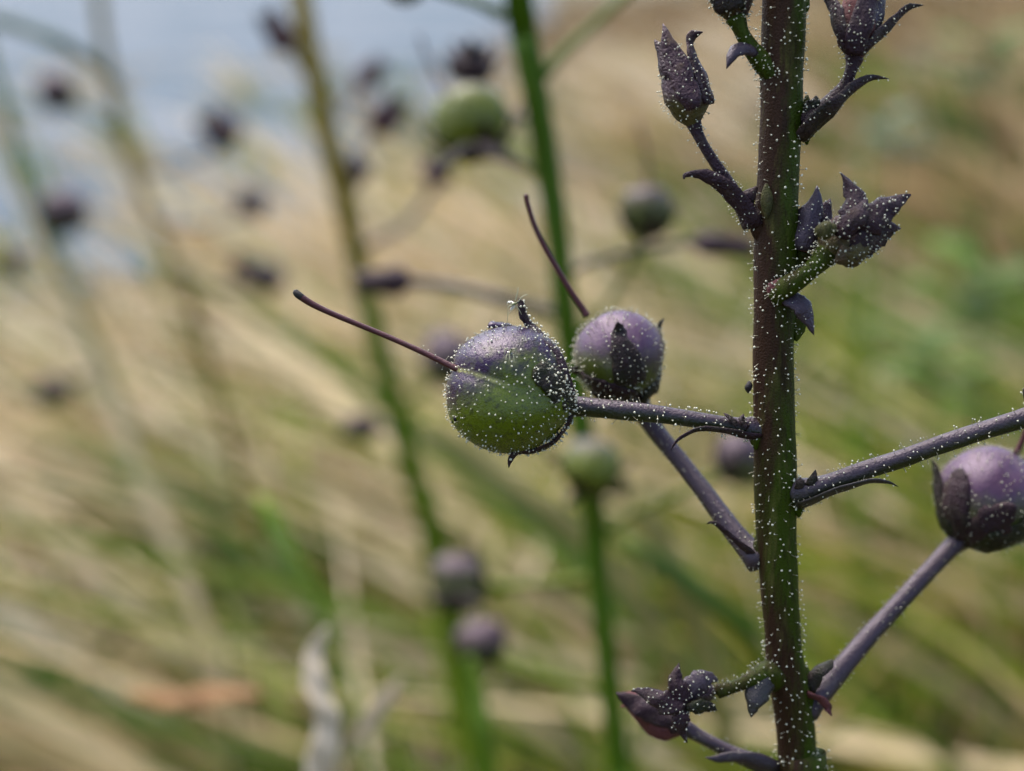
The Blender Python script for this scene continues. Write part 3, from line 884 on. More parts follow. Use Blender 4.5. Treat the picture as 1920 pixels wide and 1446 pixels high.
p_ = PP([(1975, 790, 7.84), (1945, 770, 7.83), (1926, 748, 7.83), (1918, 728, 7.83)])
s_ = mk('sepal', *blade_geo(p_, [0.1, 0.1, 0.06, 0.01], 0.02, V3(-0.9, 0, 0.4), 12, 8), M_SEP, cap4, base0, 0.4)
hairs([s_], 240, cap4, base0, 0.024, 0.007, facing)
br = make_blade('bract', A, base0, PP([(1503, 950, 8.02), (1545, 932, 7.94), (1590, 914, 7.89), (1630, 902, 7.87), (1662, 904, 7.86), (1684, 914, 7.85)]),
                [0.12, 0.11, 0.08, 0.055, 0.035, 0.004], 0.024, V3(0.3, -1, 0.2), M_PED, 0.45, 18)
hairs([br], 148, br, base0, 0.02, 0.0055, facing)
for q in ([(1520, 912, 7.98), (1526, 894, 7.97), (1529, 880, 7.97)], [(1503, 915, 8.0), (1503, 903, 7.98), (1502, 893, 7.98)]):
    make_blade('bracteole', A, base0, PP(q), [0.075, 0.05, 0.004], 0.025, V3(0.3, 0.3, 1), M_SEP, 0.55, 8)

# --- bud at the upper left: closed withered calyx
def bud_parts(o, parent, hd=170, hl=0.02, hb=0.0062):
    for s_ in o:
        hairs([s_], hd, parent, base0, hl, hb, facing)

zb = 7.82
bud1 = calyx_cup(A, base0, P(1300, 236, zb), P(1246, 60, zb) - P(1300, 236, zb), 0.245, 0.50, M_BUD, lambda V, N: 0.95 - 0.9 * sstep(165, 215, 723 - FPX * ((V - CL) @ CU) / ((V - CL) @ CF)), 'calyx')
o = [bud1]
o.append(free_sepal(bud1, base0, PP([(1300, 205, zb - .13), (1288, 165, zb - .14), (1270, 120, zb - .12), (1252, 80, zb - .09), (1240, 49, zb - .05)]), 0.145, V3(-0.1, 0.1, 1), M_BUD, 0.95, cup=0.3))
o.append(free_sepal(bud1, base0, PP([(1270, 200, zb - .05), (1254, 160, zb - .07), (1244, 125, zb - .06), (1236, 98, zb - .03), (1226, 77, zb)]), 0.14, V3(-1, 0, 0.5), M_SEP, 0.85))
o.append(free_sepal(bud1, base0, PP([(1328, 195, zb - .05), (1322, 160, zb - .06), (1306, 110, zb - .04), (1297, 82, zb - .02), (1304, 66, zb), (1320, 60, zb)]), 0.12, V3(0.9, 0.2, 0.5), M_SEP, 0.9))
o.append(free_sepal(bud1, base0, PP([(1335, 195, zb + .02), (1332, 170, zb), (1322, 140, zb), (1310, 118, zb + .02), (1300, 100, zb + .04)]), 0.13, V3(1, 0.2, 0.2), M_BUD, 0.9))
bud_parts(o, bud1)
pd = make_pedicel(bud1, base0, PP([(1300, 228, zb), (1312, 258, zb), (1340, 305, zb + .01), (1368, 348, zb + .03), (1392, 385, zb + .04), (1414, 415, zb + .05)]), [0.045, 0.031, 0.031, 0.037, 0.05, 0.075], M_SEP, pig=0.8)
hairs([pd], 230, bud1, base0, 0.019, 0.0058, facing)
br = make_blade('bract', A, base0, PP([(1415, 425, zb), (1388, 385, zb - .04), (1352, 352, zb - .06), (1325, 330, zb - .07), (1300, 324, zb - .06), (1283, 327, zb - .05), (1281, 334, zb - .05)]),
                [0.10, 0.125, 0.115, 0.08, 0.045, 0.025, 0.01], 0.022, V3(-0.5, -0.5, 0.7), M_SEP, 0.95, 18)
hairs([br], 175, br, base0, 0.019, 0.0058, facing)
br = make_blade('bracteole', A, base0, PP([(1396, 390, zb), (1402, 368, zb - .02), (1418, 350, zb)]), [0.09, 0.09, 0.02], 0.025, V3(0, 0.4, 1), M_SEP, 0.8)
hairs([br], 216, br, base0, 0.018, 0.0055, facing)

# --- bud at the top, left of the stem
zb = 7.72
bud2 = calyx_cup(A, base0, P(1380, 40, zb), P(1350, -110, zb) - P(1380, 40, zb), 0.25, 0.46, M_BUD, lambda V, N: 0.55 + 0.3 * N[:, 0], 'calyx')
o = [bud2,
     free_sepal(bud2, base0, PP([(1372, 20, zb - .1), (1362, -20, zb - .13), (1352, -70, zb - .12), (1345, -110, zb - .08), (1340, -140, zb - .04)]), 0.18, V3(-.1, 0, 1), M_SEP, 0.5, cup=0.2),
     free_sepal(bud2, base0, PP([(1350, 18, zb - .04), (1328, -20, zb - .06), (1318, -60, zb - .05), (1310, -90, zb), (1300, -110, zb)]), 0.16, V3(-1, 0, .5), M_SEP, 0.7),
     free_sepal(bud2, base0, PP([(1392, 20, zb - .05), (1400, -20, zb - .06), (1396, -60, zb - .05), (1392, -90, zb), (1396, -120, zb)]), 0.15, V3(1, 0, .5), M_SEP, 0.4)]
bud_parts(o, bud2, 190)
pd = make_pedicel(bud2, base0, PP([(1380, 34, zb), (1390, 58, zb), (1408, 90, zb + .02), (1432, 118, zb + .04), (1458, 142, zb + .06)]), [0.06, 0.042, 0.048, 0.06, 0.08], M_STEM, pig=0.1)
hairs([pd], 220, bud2, base0, 0.02, 0.006, facing)
br = make_blade('bract', A, base0, PP([(1420, 100, zb - .02), (1398, 90, zb - .05), (1382, 93, zb - .06), (1371, 107, zb - .06), (1362, 130, zb - .05)]), [0.05, 0.075, 0.085, 0.06, 0.004], 0.022, V3(-0.3, 0.2, 1), M_PED, 0.9)
hairs([br], 108, br, base0, 0.018, 0.005, facing)

# --- bud at the top right, pink inside
zb = 7.74
bud3 = calyx_cup(A, base0, P(1600, 116, zb), P(1622, -70, zb) - P(1600, 116, zb), 0.235, 0.55, M_PINK, lambda V, N: 0.75 + 0.2 * N[:, 2], 'calyx')
o = [free_sepal(bud3, base0, PP([(1590, 98, zb - .08), (1574, 60, zb - .1), (1562, 20, zb - .07), (1548, -10, zb - .03), (1535, -40, zb)]), 0.10, V3(-0.8, 0, 0.6), M_SEP, 0.75),
     free_sepal(bud3, base0, PP([(1604, 104, zb - .1), (1612, 60, zb - .15), (1624, 15, zb - .14), (1634, -40, zb - .1), (1640, -80, zb - .05)]), 0.15, V3(0.1, 0, 1), M_SEP, 0.85, cup=0.2),
     free_sepal(bud3, base0, PP([(1622, 98, zb - .06), (1645, 78, zb - .05), (1675, 46, zb), (1702, 20, zb + .03), (1731, 11, zb + .05)]), 0.10, V3(0.8, -0.5, 0.4), M_SEP, 0.6),
     free_sepal(bud3, base0, PP([(1630, 85, zb), (1650, 50, zb), (1656, 10, zb + .02), (1660, -30, zb + .04), (1662, -60, zb + .06)]), 0.13, V3(1, 0, 0.3), M_PED, 0.9)]
bud_parts(o, bud3, 200)
hairs([bud3], 90, bud3, base0, 0.02, 0.0058, facing)
pd = make_pedicel(bud3, base0, PP([(1602, 108, zb), (1596, 132, zb), (1582, 165, zb + .03), (1550, 200, zb + .05), (1508, 232, zb + .08)]), [0.05, 0.032, 0.036, 0.05, 0.07], M_SEP, pig=0.8)
hairs([pd], 240, bud3, base0, 0.019, 0.0058, facing)
br = make_blade('bract', A, base0, PP([(1505, 262, zb + .06), (1530, 236, zb - .02), (1566, 202, zb - .06), (1600, 166, zb - .05), (1634, 146, zb - .02), (1667, 147, zb)]), [0.13, 0.16, 0.13, 0.09, 0.045, 0.003], 0.024, V3(0.5, -0.6, 0.6), M_SEP, 0.6, 18)
hairs([br], 229, br, base0, 0.02, 0.006, facing)
br = make_blade('bracteole', A, base0, PP([(1508, 215, zb + .05), (1525, 195, zb + .02), (1528, 180, zb + .02)]), [0.1, 0.08, 0.01], 0.03, V3(0.3, 0.3, 1), M_SEP, 0.4)
hairs([br], 229, br, base0, 0.02, 0.006, facing)

# --- open calyx right of the stem
zb = 7.74
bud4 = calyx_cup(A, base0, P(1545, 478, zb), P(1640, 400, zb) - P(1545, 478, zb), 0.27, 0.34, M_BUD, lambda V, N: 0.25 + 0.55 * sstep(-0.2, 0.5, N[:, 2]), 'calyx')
o = [bud4,
     free_sepal(bud4, base0, PP([(1590, 430, zb - .1), (1600, 402, zb - .13), (1605, 375, zb - .1), (1595, 348, zb - .06), (1580, 322, zb - .02)]), 0.15, V3(-0.2, 0.1, 1), M_SEP, 0.95),
     free_sepal(bud4, base0, PP([(1600, 430, zb - .12), (1630, 412, zb - .16), (1655, 392, zb - .14), (1680, 376, zb - .1), (1707, 367, zb - .05)]), 0.17, V3(0, 0.2, 1), M_SEP, 0.95),
     free_sepal(bud4, base0, PP([(1588, 470, zb - .1), (1620, 462, zb - .13), (1648, 448, zb - .1), (1670, 436, zb - .06), (1691, 428, zb - .02)]), 0.16, V3(0.1, -0.5, 0.9), M_SEP, 0.7),
     free_sepal(bud4, base0, PP([(1575, 445, zb - .15), (1592, 420, zb - .2), (1610, 398, zb - .2), (1618, 384, zb - .17), (1624, 372, zb - .14)]), 0.13, V3(-0.1, 0.2, 1), M_SEP, 0.9),
     free_sepal(bud4, base0, PP([(1570, 480, zb - .1), (1595, 487, zb - .12), (1620, 478, zb - .1), (1640, 465, zb - .07), (1655, 452, zb - .05)]), 0.14, V3(0.2, -0.7, 0.8), M_BUD, 0.35)]
bud_parts(o, bud4, 250, 0.02, 0.0066)
V, F, _L = ball_geo(P(1548, 432, zb - .16), V3(0.5, 0.3, 0.8), V3(1, 0, 0), 0.05, 24, 16, 0.12, 1.25, 0.05)
sp_ = mk('seed_pod', V, F, M_SCAR, bud4, base0, 0.15)
hairs([sp_], 120, bud4, base0, 0.016, 0.005, facing)
pd = make_pedicel(bud4, base0, PP([(1552, 474, zb), (1530, 498, zb), (1500, 522, zb + .02), (1472, 540, zb + .05), (1455, 552, zb + .1)]), [0.07, 0.055, 0.055, 0.062, 0.07], M_STEM, pig=0.2)
hairs([pd], 360, bud4, base0, 0.02, 0.0068, lambda p, n: facing(p, n) & (n[:, 2] > -0.5))
# purple neighbour standing behind it
bud5 = calyx_cup(A, base0, P(1506, 478, 7.9), P(1524, 380, 7.88) - P(1506, 478, 7.9), 0.17, 0.26, M_PINK, 0.8, 'calyx')
o = [free_sepal(bud5, base0, PP([(1505, 470, 7.83), (1510, 435, 7.81), (1520, 402, 7.81), (1530, 375, 7.82), (1534, 350, 7.84)]), 0.15, V3(-0.2, 0.1, 1), M_PED, 0.9),
     free_sepal(bud5, base0, PP([(1522, 470, 7.85), (1538, 440, 7.84), (1550, 410, 7.85), (1552, 388, 7.86), (1556, 372, 7.87)]), 0.12, V3(0.4, 0.1, 1), M_BUD, 0.9)]
bud_parts(o, bud5, 230)
make_pedicel(bud5, base0, PP([(1508, 472, 7.9), (1500, 490, 7.92), (1480, 505, 7.95)]), [0.05, 0.045, 0.06], M_STEM, n=10, pig=0.5)
br = make_blade('bract', A, base0, PP([(1470, 552, 7.84), (1490, 560, 7.78), (1508, 575, 7.76), (1520, 598, 7.77), (1528, 628, 7.78)]), [0.1, 0.11, 0.13, 0.085, 0.004], 0.024, V3(0.2, 0.4, 1), M_PED, 0.9)
hairs([br], 148, br, base0, 0.019, 0.0055, facing)
br = make_blade('bract', A, base0, PP([(1490, 560, 7.95), (1502, 585, 7.95), (1502, 612, 7.95), (1492, 640, 7.96)]), [0.1, 0.12, 0.11, 0.02], 0.024, V3(0.6, 0, 1), M_STEM, 0.1)
hairs([br], 229, br, base0, 0.019, 0.0055, facing)
br = make_blade('bracteole', A, base0, PP([(1460, 560, 7.8), (1452, 540, 7.78), (1466, 520, 7.78)]), [0.07, 0.09, 0.02], 0.024, V3(-0.2, 0.2, 1), M_PINK, 0.9)
hairs([br], 297, br, base0, 0.019, 0.0058, facing)
make_blade('bract', A, base0, PP([(1500, 20, 7.74), (1512, 10, 7.73), (1516, -4, 7.73)]), [0.07, 0.05, 0.006], 0.02, V3(0.4, 0.3, 1), M_STEM, 0.2)

# --- star-shaped calyx at the bottom left
zb = 8.22
bud6 = calyx_cup(A, base0, P(1345, 1296, zb), P(1255, 1318, zb) - P(1345, 1296, zb), 0.15, 0.24, M_BUD, lambda V, N: 0.5 + 0.5 * N[:, 2], 'calyx')
o = [bud6,
     free_sepal(bud6, base0, PP([(1290, 1318, zb - .08), (1276, 1305, zb - .12), (1266, 1285, zb - .12), (1266, 1262, zb - .1), (1273, 1240, zb - .07)]), 0.12, V3(-0.2, 0, 1), M_SEP, 0.85, base=0.9),
     free_sepal(bud6, base0, PP([(1285, 1322, zb - .1), (1255, 1318, zb - .13), (1230, 1308, zb - .12), (1208, 1299, zb - .08), (1186, 1298, zb - .04)]), 0.13, V3(0, 0.3, 1), M_SEP, 0.8),
     free_sepal(bud6, base0, PP([(1290, 1315, zb - .05), (1305, 1290, zb - .08), (1320, 1277, zb - .08), (1335, 1272, zb - .05), (1345, 1276, zb - .02)]), 0.15, V3(0.2, 0.4, 1), M_PED, 0.9),
     free_sepal(bud6, base0, PP([(1280, 1330, zb - .1), (1278, 1348, zb - .12), (1276, 1362, zb - .1), (1280, 1376, zb - .07), (1288, 1392, zb - .05)]), 0.11, V3(-0.1, -0.2, 1), M_SEP, 0.8, base=0.9),
     free_sepal(bud6, base0, PP([(1285, 1328, zb - .1), (1305, 1330, zb - .13), (1322, 1330, zb - .1), (1336, 1332, zb - .08), (1344, 1336, zb - .05)]), 0.10, V3(0.1, -0.3, 1), M_SEP, 0.25, base=0.5)]
bud_parts(o, bud6, 270, 0.018, 0.006)
pd = make_pedicel(bud6, base0, PP([(1345, 1296, zb), (1375, 1288, zb), (1405, 1276, zb + .02), (1435, 1262, zb + .05), (1462, 1256, zb + .1)]), [0.045, 0.038, 0.045, 0.07, 0.09], M_STEM, pig=0.45)
hairs([pd], 260, bud6, base0, 0.019, 0.0058, facing)
br = make_blade('bract', A, base0, PP([(1448, 1262, 8.24), (1425, 1285, 8.2), (1414, 1310, 8.18), (1410, 1330, 8.18), (1407, 1346, 8.18)]), [0.14, 0.16, 0.12, 0.06, 0.006], 0.024, V3(-0.4, -0.1, 1), M_PED, 0.5)
hairs([br], 216, br, base0, 0.018, 0.005, facing)
# pink withered flower behind it
bud7 = calyx_cup(A, base0, P(1290, 1368, 8.62), P(1165, 1308, 8.62) - P(1290, 1368, 8.62), 0.24, 0.47, M_PINK, lambda V, N: 0.9, 'calyx')
free_sepal(bud7, base0, PP([(1280, 1360, 8.52), (1240, 1345, 8.5), (1205, 1325, 8.5), (1180, 1312, 8.52), (1156, 1300, 8.54)]), 0.14, V3(0, 0.4, 1), M_SEP, 0.8)
free_sepal(bud7, base0, PP([(1270, 1372, 8.55), (1235, 1362, 8.53), (1205, 1345, 8.53), (1182, 1330, 8.55), (1162, 1325, 8.57)]), 0.12, V3(0, -0.4, 1), M_PINK, 0.9)
pd = make_pedicel(bud7, base0, PP([(1285, 1364, 8.62), (1320, 1385, 8.6), (1380, 1415, 8.56), (1440, 1440, 8.52), (1490, 1470, 8.48)]), [0.05, 0.04, 0.045, 0.06, 0.08], M_PED, pig=lambda V, N: 0.6 + 0.4 * N[:, 2])
hairs([pd], 110, bud7, base0, 0.018, 0.0045, facing)
make_blade('bract', A, base0, PP([(1460, 1445, 8.45), (1420, 1430, 8.42), (1380, 1422, 8.42), (1345, 1425, 8.42), (1322, 1420, 8.42)]), [0.1, 0.11, 0.08, 0.05, 0.006], 0.024, V3(-0.2, -0.5, 1), M_PED, 0.7)

# ---------------------------------------------------------------- the two midges caught on the hairs
def midge(label, o_, s, dirs, legs):
    t_ = thing('midge', label, 'insect', o_, 'midges caught on the capsule')
    d = unit(dirs)
    V, F = tube_geo([o_ - d * 1.6 * s, o_ - d * 0.9 * s, o_ - d * 0.1 * s, o_ + d * 0.45 * s, o_ + d * 0.75 * s, o_ + d * 1.05 * s, o_ + d * 1.3 * s],
                    [0.05 * s, 0.28 * s, 0.33 * s, 0.42 * s, 0.2 * s, 0.27 * s, 0.08 * s], 18, 10)
    mk('body', V, F, [M_BUGB], t_, o_)
    V, F, _ = ball_geo(o_ + d * 1.15 * s, d, UPW, 0.29 * s, 12, 8, 0)
    mk('head', V, F, M_BUGD, t_, o_)
    for lg in legs:
        V, F = tube_geo(PP(lg), [0.0032, 0.0026, 0.0022, 0.0018][:max(2, len(lg))] if len(lg) != 3 else [0.0032, 0.0026, 0.0018], 12, 5)
        mk('leg', V, F, M_BUGL, t_, o_)
    for sg in (-1, 1):
        sd = np.cross(d, V3(0, 0.3, 1)) * sg
        V, F = blade_geo([o_, o_ + sd * 0.9 * s - d * 0.7 * s, o_ + sd * 1.4 * s - d * 1.9 * s], [0.2 * s, 0.9 * s, 0.2 * s], 0.0015, V3(0, 0.4, 1), 8, 6, 0.1)
        mk('wing', V, F, M_WING, t_, o_)
    return t_
midge('tiny greenish midge beside the curled sepal tip above the capsule', P(964, 570, 7.86), 0.019, V3(0.85, 0.35, 0.2),
      [[(962, 573, 7.86), (953, 576, 7.85), (952, 596, 7.86), (949, 615, 7.88)], [(966, 575, 7.86), (958, 584, 7.85), (952, 590, 7.85)], [(968, 574, 7.86), (974, 582, 7.86), (978, 590, 7.87)],
       [(966, 565, 7.86), (970, 550, 7.85), (972, 538, 7.85)], [(972, 566, 7.86), (980, 556, 7.85), (990, 552, 7.85)], [(960, 568, 7.86), (954, 564, 7.85), (950, 574, 7.85)]])
b_ = B1(957, 660, 1.04)
zz = float((b_ - CL) @ CF)
midge('tiny greenish midge lying on the upper face of the capsule', b_, 0.017, V3(0.35, 0.8, 0.4),
      [[(951, 664, zz), (949, 672, zz - .01), (950, 684, zz - .012), (949, 694, zz - .012)], [(955, 664, zz), (956, 674, zz - .01), (955, 690, zz - .012)], [(962, 664, zz), (964, 676, zz - .01), (963, 700, zz - .015)],
       [(951, 656, zz), (947, 654, zz), (946, 664, zz)], [(960, 656, zz), (965, 654, zz), (967, 662, zz)]])

# ---------------------------------------------------------------- stalks out of focus behind
def stalk(label, pts, mat, pig=0.3, ground=None, up=6.0):
    """pts: (px, py, depth, width px)"""
    w0 = [P(a, b_, z) for a, b_, z, _ in pts]
    rr = [w_ * z / FPX / 2 for _, _, z, w_ in pts]
    top = w0[0] + unit(w0[0] - w0[1]) * up
    low = w0[-1]
    dn = unit(w0[-1] - w0[-2])
    k = low[2] / max(0.25, -dn[2])
    gx_, gy_ = low[0] + dn[0] * k * 0.6, low[1] + dn[1] * k * 0.6
    gz = float(ground_h(np.array(gx_), np.array(gy_)))
    b0 = np.array([gx_, gy_, gz])
    t_ = thing('mullein_plant', label, 'plant', b0, 'mullein stalks')
    mid = (low + b0) / 2 + dn * 0.5
    path = [top] + w0 + [mid, b0 - [0, 0, 0.3]]
    rad = [rr[0] * 0.5] + rr + [rr[-1] * 1.15, rr[-1] * 1.3]
    V, F = tube_geo(path, rad, 50, 12, True, 0.02)
    mk('stem', V, F, mat, t_, b0, pig)
    return t_, b0

def bg_capsule(t_, b0, px, py, z, rpx, axis, style=None, ped=None, reach=0.55, flare=0.25, top=0.5, wpx=22, mat=None, sep_pig=0.6):
    c = P(px, py, z); r = rpx * z / FPX
    cp = make_capsule(t_, b0, c, axis, V3(0.6, 0.1, 0.8), r, mat or M_CAPS3, lambda V, N: top + 0.9 * ((V - c) / r @ CU), 24, 16, 0.12, oblate=rng.uniform(0.8, 1.1), lump=0.05)
    for k in range(5):
        hug_sepal(cp, b0, c, axis, r, k * 2 * math.pi / 5 + px * 0.01, reach, flare, r * 0.85, None, sep_pig, 0.03, 1.05, 10)
    if style:
        V, F = tube_geo(PP(style), [0.03, 0.022, 0.02, 0.02][:len(style)], 12, 6)
        mk('style', V, F, M_STYLE, cp, b0, 0.6)
    if ped:
        pts = PP(ped)
        V, F = tube_geo(pts, [wpx * 1.1 * z / FPX / 2] + [wpx * 0.72 * z / FPX / 2] * (len(pts) - 2) + [wpx * z / FPX / 2], 14, 8)
        mk('pedicel', V, F, M_STEMG, cp, b0, 0.5)
    return cp

def bg_bud(t_, b0, p0, p1, z, wpx, mat=None, ped=None, pig=0.9, pw=18):
    a_, b_ = P(*p0, z), P(*p1, z)
    k = z / FPX
    c = calyx_cup(t_, b0, a_, b_ - a_, wpx * k, np.linalg.norm(b_ - a_), mat or M_BUD, pig, 'calyx', 12, 10)
    d = unit(b_ - a_); x = unit(np.cross(d, [0.2, 0.9, 0.3])); y = np.cross(d, x); ln = np.linalg.norm(b_ - a_)
    for q in range(5):
        ph = q * 2 * math.pi / 5 + 0.4
        rd = math.cos(ph) * x + math.sin(ph) * y
        w_ = wpx * k
        pts = [a_ + d * ln * 0.25 + rd * w_ * 0.48, a_ + d * ln * 0.55 + rd * w_ * 0.46, a_ + d * ln * 0.85 + rd * w_ * 0.36, a_ + d * ln * 1.05 + rd * w_ * 0.40, a_ + d * ln * 1.2 + rd * w_ * 0.5]
        free_sepal(c, b0, pts, w_ * 0.55, rd, M_SEP, 0.85, 0.02)
    if ped:
        V, F = tube_geo(PP(ped), [pw * 0.8 * z / FPX / 2] * len(ped), 14, 8)
        mk('pedicel', V, F, M_PED, c, b0, 0.5)
    return c

# the green stalk behind the focused capsule
B, b0 = stalk('bright green mullein stalk rising blurred behind the focused capsule',
              [(968, -30, 15.58, 56), (980, 50, 15.65, 56), (1003, 170, 15.79, 52), (1026, 310, 16.00, 50), (1046, 450, 16.14, 46), (1060, 580, 16.28, 46), (1078, 720, 16.57, 46),
               (1098, 860, 16.71, 48), (1112, 960, 16.85, 48), (1120, 1080, 16.99, 42), (1138, 1230, 17.13, 42), (1160, 1446, 17.42, 44), (1172, 1600, 17.56, 46)], M_STEMG, 0.15)
K1 = bg_capsule(B, b0, 886, 226, 15.86, 72, V3(-0.25, 0.85, 0.35), [(850, 200, 15.72), (815, 140, 15.65), (785, 65, 15.58)], [(900, 285, 16.14), (960, 300, 16.28), (1025, 330, 16.14)], 0.62, 0.5, -0.25, mat=M_CAPSG)  # lilac highlight on its top is painted in through the pig colour
K3 = bg_bud(B, b0, (878, 160), (885, 95), 16.85, 80, M_BUD, [(878, 160, 16.85), (930, 200, 16.43), (1000, 230, 16.00)])
bg_capsule(B, b0, 1212, 396, 16.43, 48, V3(0.0, 0.9, 0.3), [(1214, 345, 16.43), (1212, 290, 16.43), (1195, 225, 16.43)], [(1205, 440, 16.57), (1160, 540, 16.71), (1075, 640, 16.43)], 0.65, 0.25, 0.1, 16)
bg_bud(B, b0, (1290, 455), (1395, 463), 16.28, 44, M_BUD, [(1290, 455, 16.28), (1200, 468, 16.28), (1120, 488, 16.28), (1060, 515, 16.28)])
bg_bud(B, b0, (775, 528), (678, 528), 16.85, 54, M_BUD, [(775, 528, 16.85), (860, 540, 16.71), (960, 565, 16.43), (1055, 590, 16.28)], 0.9, 26)
K2 = bg_capsule(B, b0, 1110, 872, 15.86, 56, V3(0.1, 0.9, 0.35), None, [(1110, 920, 16.14), (1108, 960, 16.43), (1112, 990, 16.71)], 0.6, 0.6, -0.1, mat=M_CAPSG)
bg_capsule(B, b0, 1390, 858, 17.28, 48, V3(0.6, 0.6, 0.2), None, [(1360, 885, 17.28), (1290, 918, 17.13), (1200, 960, 16.99), (1115, 1010, 16.85)], 0.6, 0.2, 0.6, 24)
K4 = bg_capsule(B, b0, 858, 1092, 18.41, 54, V3(-0.5, 0.75, 0.4), None, [(900, 1105, 18.41), (960, 1100, 17.98), (1040, 1095, 17.42), (1118, 1085, 16.99)], 0.7, 0.4, 0.1, 28)
bg_capsule(B, b0, 900, 1200, 19.26, 46, V3(-0.3, 0.8, 0.5), None, [(920, 1235, 19.26), (980, 1260, 18.69), (1060, 1280, 17.84), (1140, 1290, 17.28)], 0.7, 0.4, 0.6, 26)
for K_, base_, tips_, zf in ((K1, (890, 272), [(815, 325), (985, 312)], 13.4), (K2, (1110, 905), [(1062, 945), (1190, 916)], 14.2),
                            (K3, (880, 150), [(832, 95), (880, 72), (935, 102)], 14.8), (K4, (858, 1120), [(812, 1125), (905, 1128)], 16.0)):
    for tx_, ty_ in tips_:
        mx_, my_ = (base_[0] * 0.45 + tx_ * 0.55), (base_[1] * 0.55 + ty_ * 0.45)
        free_sepal(K_, b0, PP([(*base_, zf + 2), (base_[0] * 0.75 + mx_ * 0.25, base_[1], zf + 1.9), (mx_, my_, zf + 1.8), (tx_ * 0.8 + mx_ * 0.2, ty_ * 0.8 + my_ * 0.2, zf + 1.75), (tx_, ty_, zf + 1.7)]), 0.15, V3(0, 0.3, 1), M_SEP, 0.5)
for q in ([(945, 30, 15.58), (900, 8, 15.43), (850, -8, 15.29), (760, -40, 15.15)], [(1020, 140, 15.72), (1060, 95, 15.86), (1110, 50, 16.00), (1180, -15, 16.14), (1260, -90, 16.28)]):
    V, F = tube_geo(PP(q), [0.075, 0.055, 0.05, 0.05], 16, 8)
    mk('pedicel', V, F, M_STEMG, B, b0, 0.3)
    cc = PP(q)[-1]
    cp = make_capsule(B, b0, cc, unit(PP(q)[-1] - PP(q)[-2]), V3(0, 0, 1), 0.28, M_CAPS2, lambda V, N: 0.5 + 0.6 * N[:, 2], 20, 14)

# olive stalk further back
C_, b0 = stalk('olive yellow mullein stalk blurred left of the green one',
               [(556, -40, 24.5, 40), (575, 60, 24.5, 42), (597, 180, 24.6, 42), (625, 300, 24.8, 42), (650, 400, 25.0, 42), (680, 530, 25.4, 40), (712, 660, 25.6, 40), (745, 780, 25.9, 42), (785, 920, 26.2, 46), (815, 1020, 26.4, 48)], M_STEMO, lambda V, N: 0.95 - 1.1 * sstep(330, 760, 723 - FPX * ((V - CL) @ CU) / ((V - CL) @ CF)))
bg_bud(C_, b0, (545, 95), (505, 35), 24.5, 56, M_PINK, [(545, 95, 24.5), (570, 130, 24.5), (590, 165, 24.5)])
bg_bud(C_, b0, (640, 345), (680, 310), 25.0, 52, M_BUD, [(640, 345, 25.0), (634, 352, 24.9), (630, 358, 24.8)])
bg_bud(C_, b0, (700, 250), (745, 195), 27.3, 60, M_PINK, [(700, 250, 27.3), (660, 290, 26.2), (622, 310, 24.9)])
bg_bud(C_, b0, (670, 165), (712, 120), 27.3, 46, M_PINK, [(670, 165, 27.3), (640, 200, 26.2), (605, 235, 24.9)])
bg_bud(C_, b0, (712, 800), (650, 802), 26.5, 52, M_BUD, [(712, 800, 26.5), (740, 815, 26.2), (765, 840, 26.1)])
bg_bud(C_, b0, (815, 350), (822, 300), 25.9, 60, M_PINK, [(815, 350, 25.9), (760, 420, 25.6), (665, 470, 25.1)])
bg_capsule(C_, b0, 842, 668, 27.3, 52, V3(0.3, 0.9, 0.2), None, [(830, 700, 27.3), (780, 740, 26.6), (735, 765, 25.9)], 0.5, 0.2, 0.8, 20)

# grey-green stalk at the far left
D_, b0 = stalk('grey green mullein stalk strongly blurred in the upper left',
               [(180, -40, 41, 20), (196, 90, 41.5, 20), (218, 200, 42, 20), (245, 300, 42.5, 20), (285, 400, 43, 20), (325, 490, 43.5, 20), (365, 590, 44, 20)], M_STEMO, 0.8)
bg_bud(D_, b0, (440, 270), (395, 225), 41, 78, M_BUD, [(440, 270, 41), (360, 300, 41.5), (250, 330, 42)], 0.9, 12)
bg_bud(D_, b0, (500, 385), (455, 378), 42, 62, M_BUD, [(500, 385, 42), (400, 420, 42.5), (290, 425, 43)], 0.9, 12)
bg_bud(D_, b0, (535, 535), (450, 500), 43, 62, M_BUD, [(535, 535, 43), (440, 540, 43), (335, 530, 43.4)], 0.9, 12)
bg_capsule(D_, b0, 105, 172, 41.5, 36, V3(-0.5, 0.8, 0.2), None, [(130, 190, 41.5), (170, 215, 41.5), (218, 240, 42)], 0.5, 0.2, 0.9, 14)

E_, b0 = stalk('pale green mullein stalk blurred at the left edge',
               [(10, 210, 46, 20), (45, 330, 46.5, 20), (85, 430, 47, 20), (120, 530, 47.5, 20), (165, 620, 48, 20), (205, 700, 48.4, 20)], M_STEMO, 0.3)
bg_capsule(E_, b0, 120, 395, 46.5, 44, V3(0.3, 0.9, 0.2), None, [(120, 430, 46.5), (100, 450, 47), (90, 470, 47)], 0.5, 0.3, 0.9, 16)
bg_bud(E_, b0, (40, 480), (10, 500), 46.5, 50, M_BUD, [(40, 480, 46.5), (70, 470, 47), (95, 470, 47.2)])
bg_bud(E_, b0, (130, 720), (75, 745), 48, 60, M_BUD, [(130, 720, 48), (170, 700, 48), (195, 690, 48)])

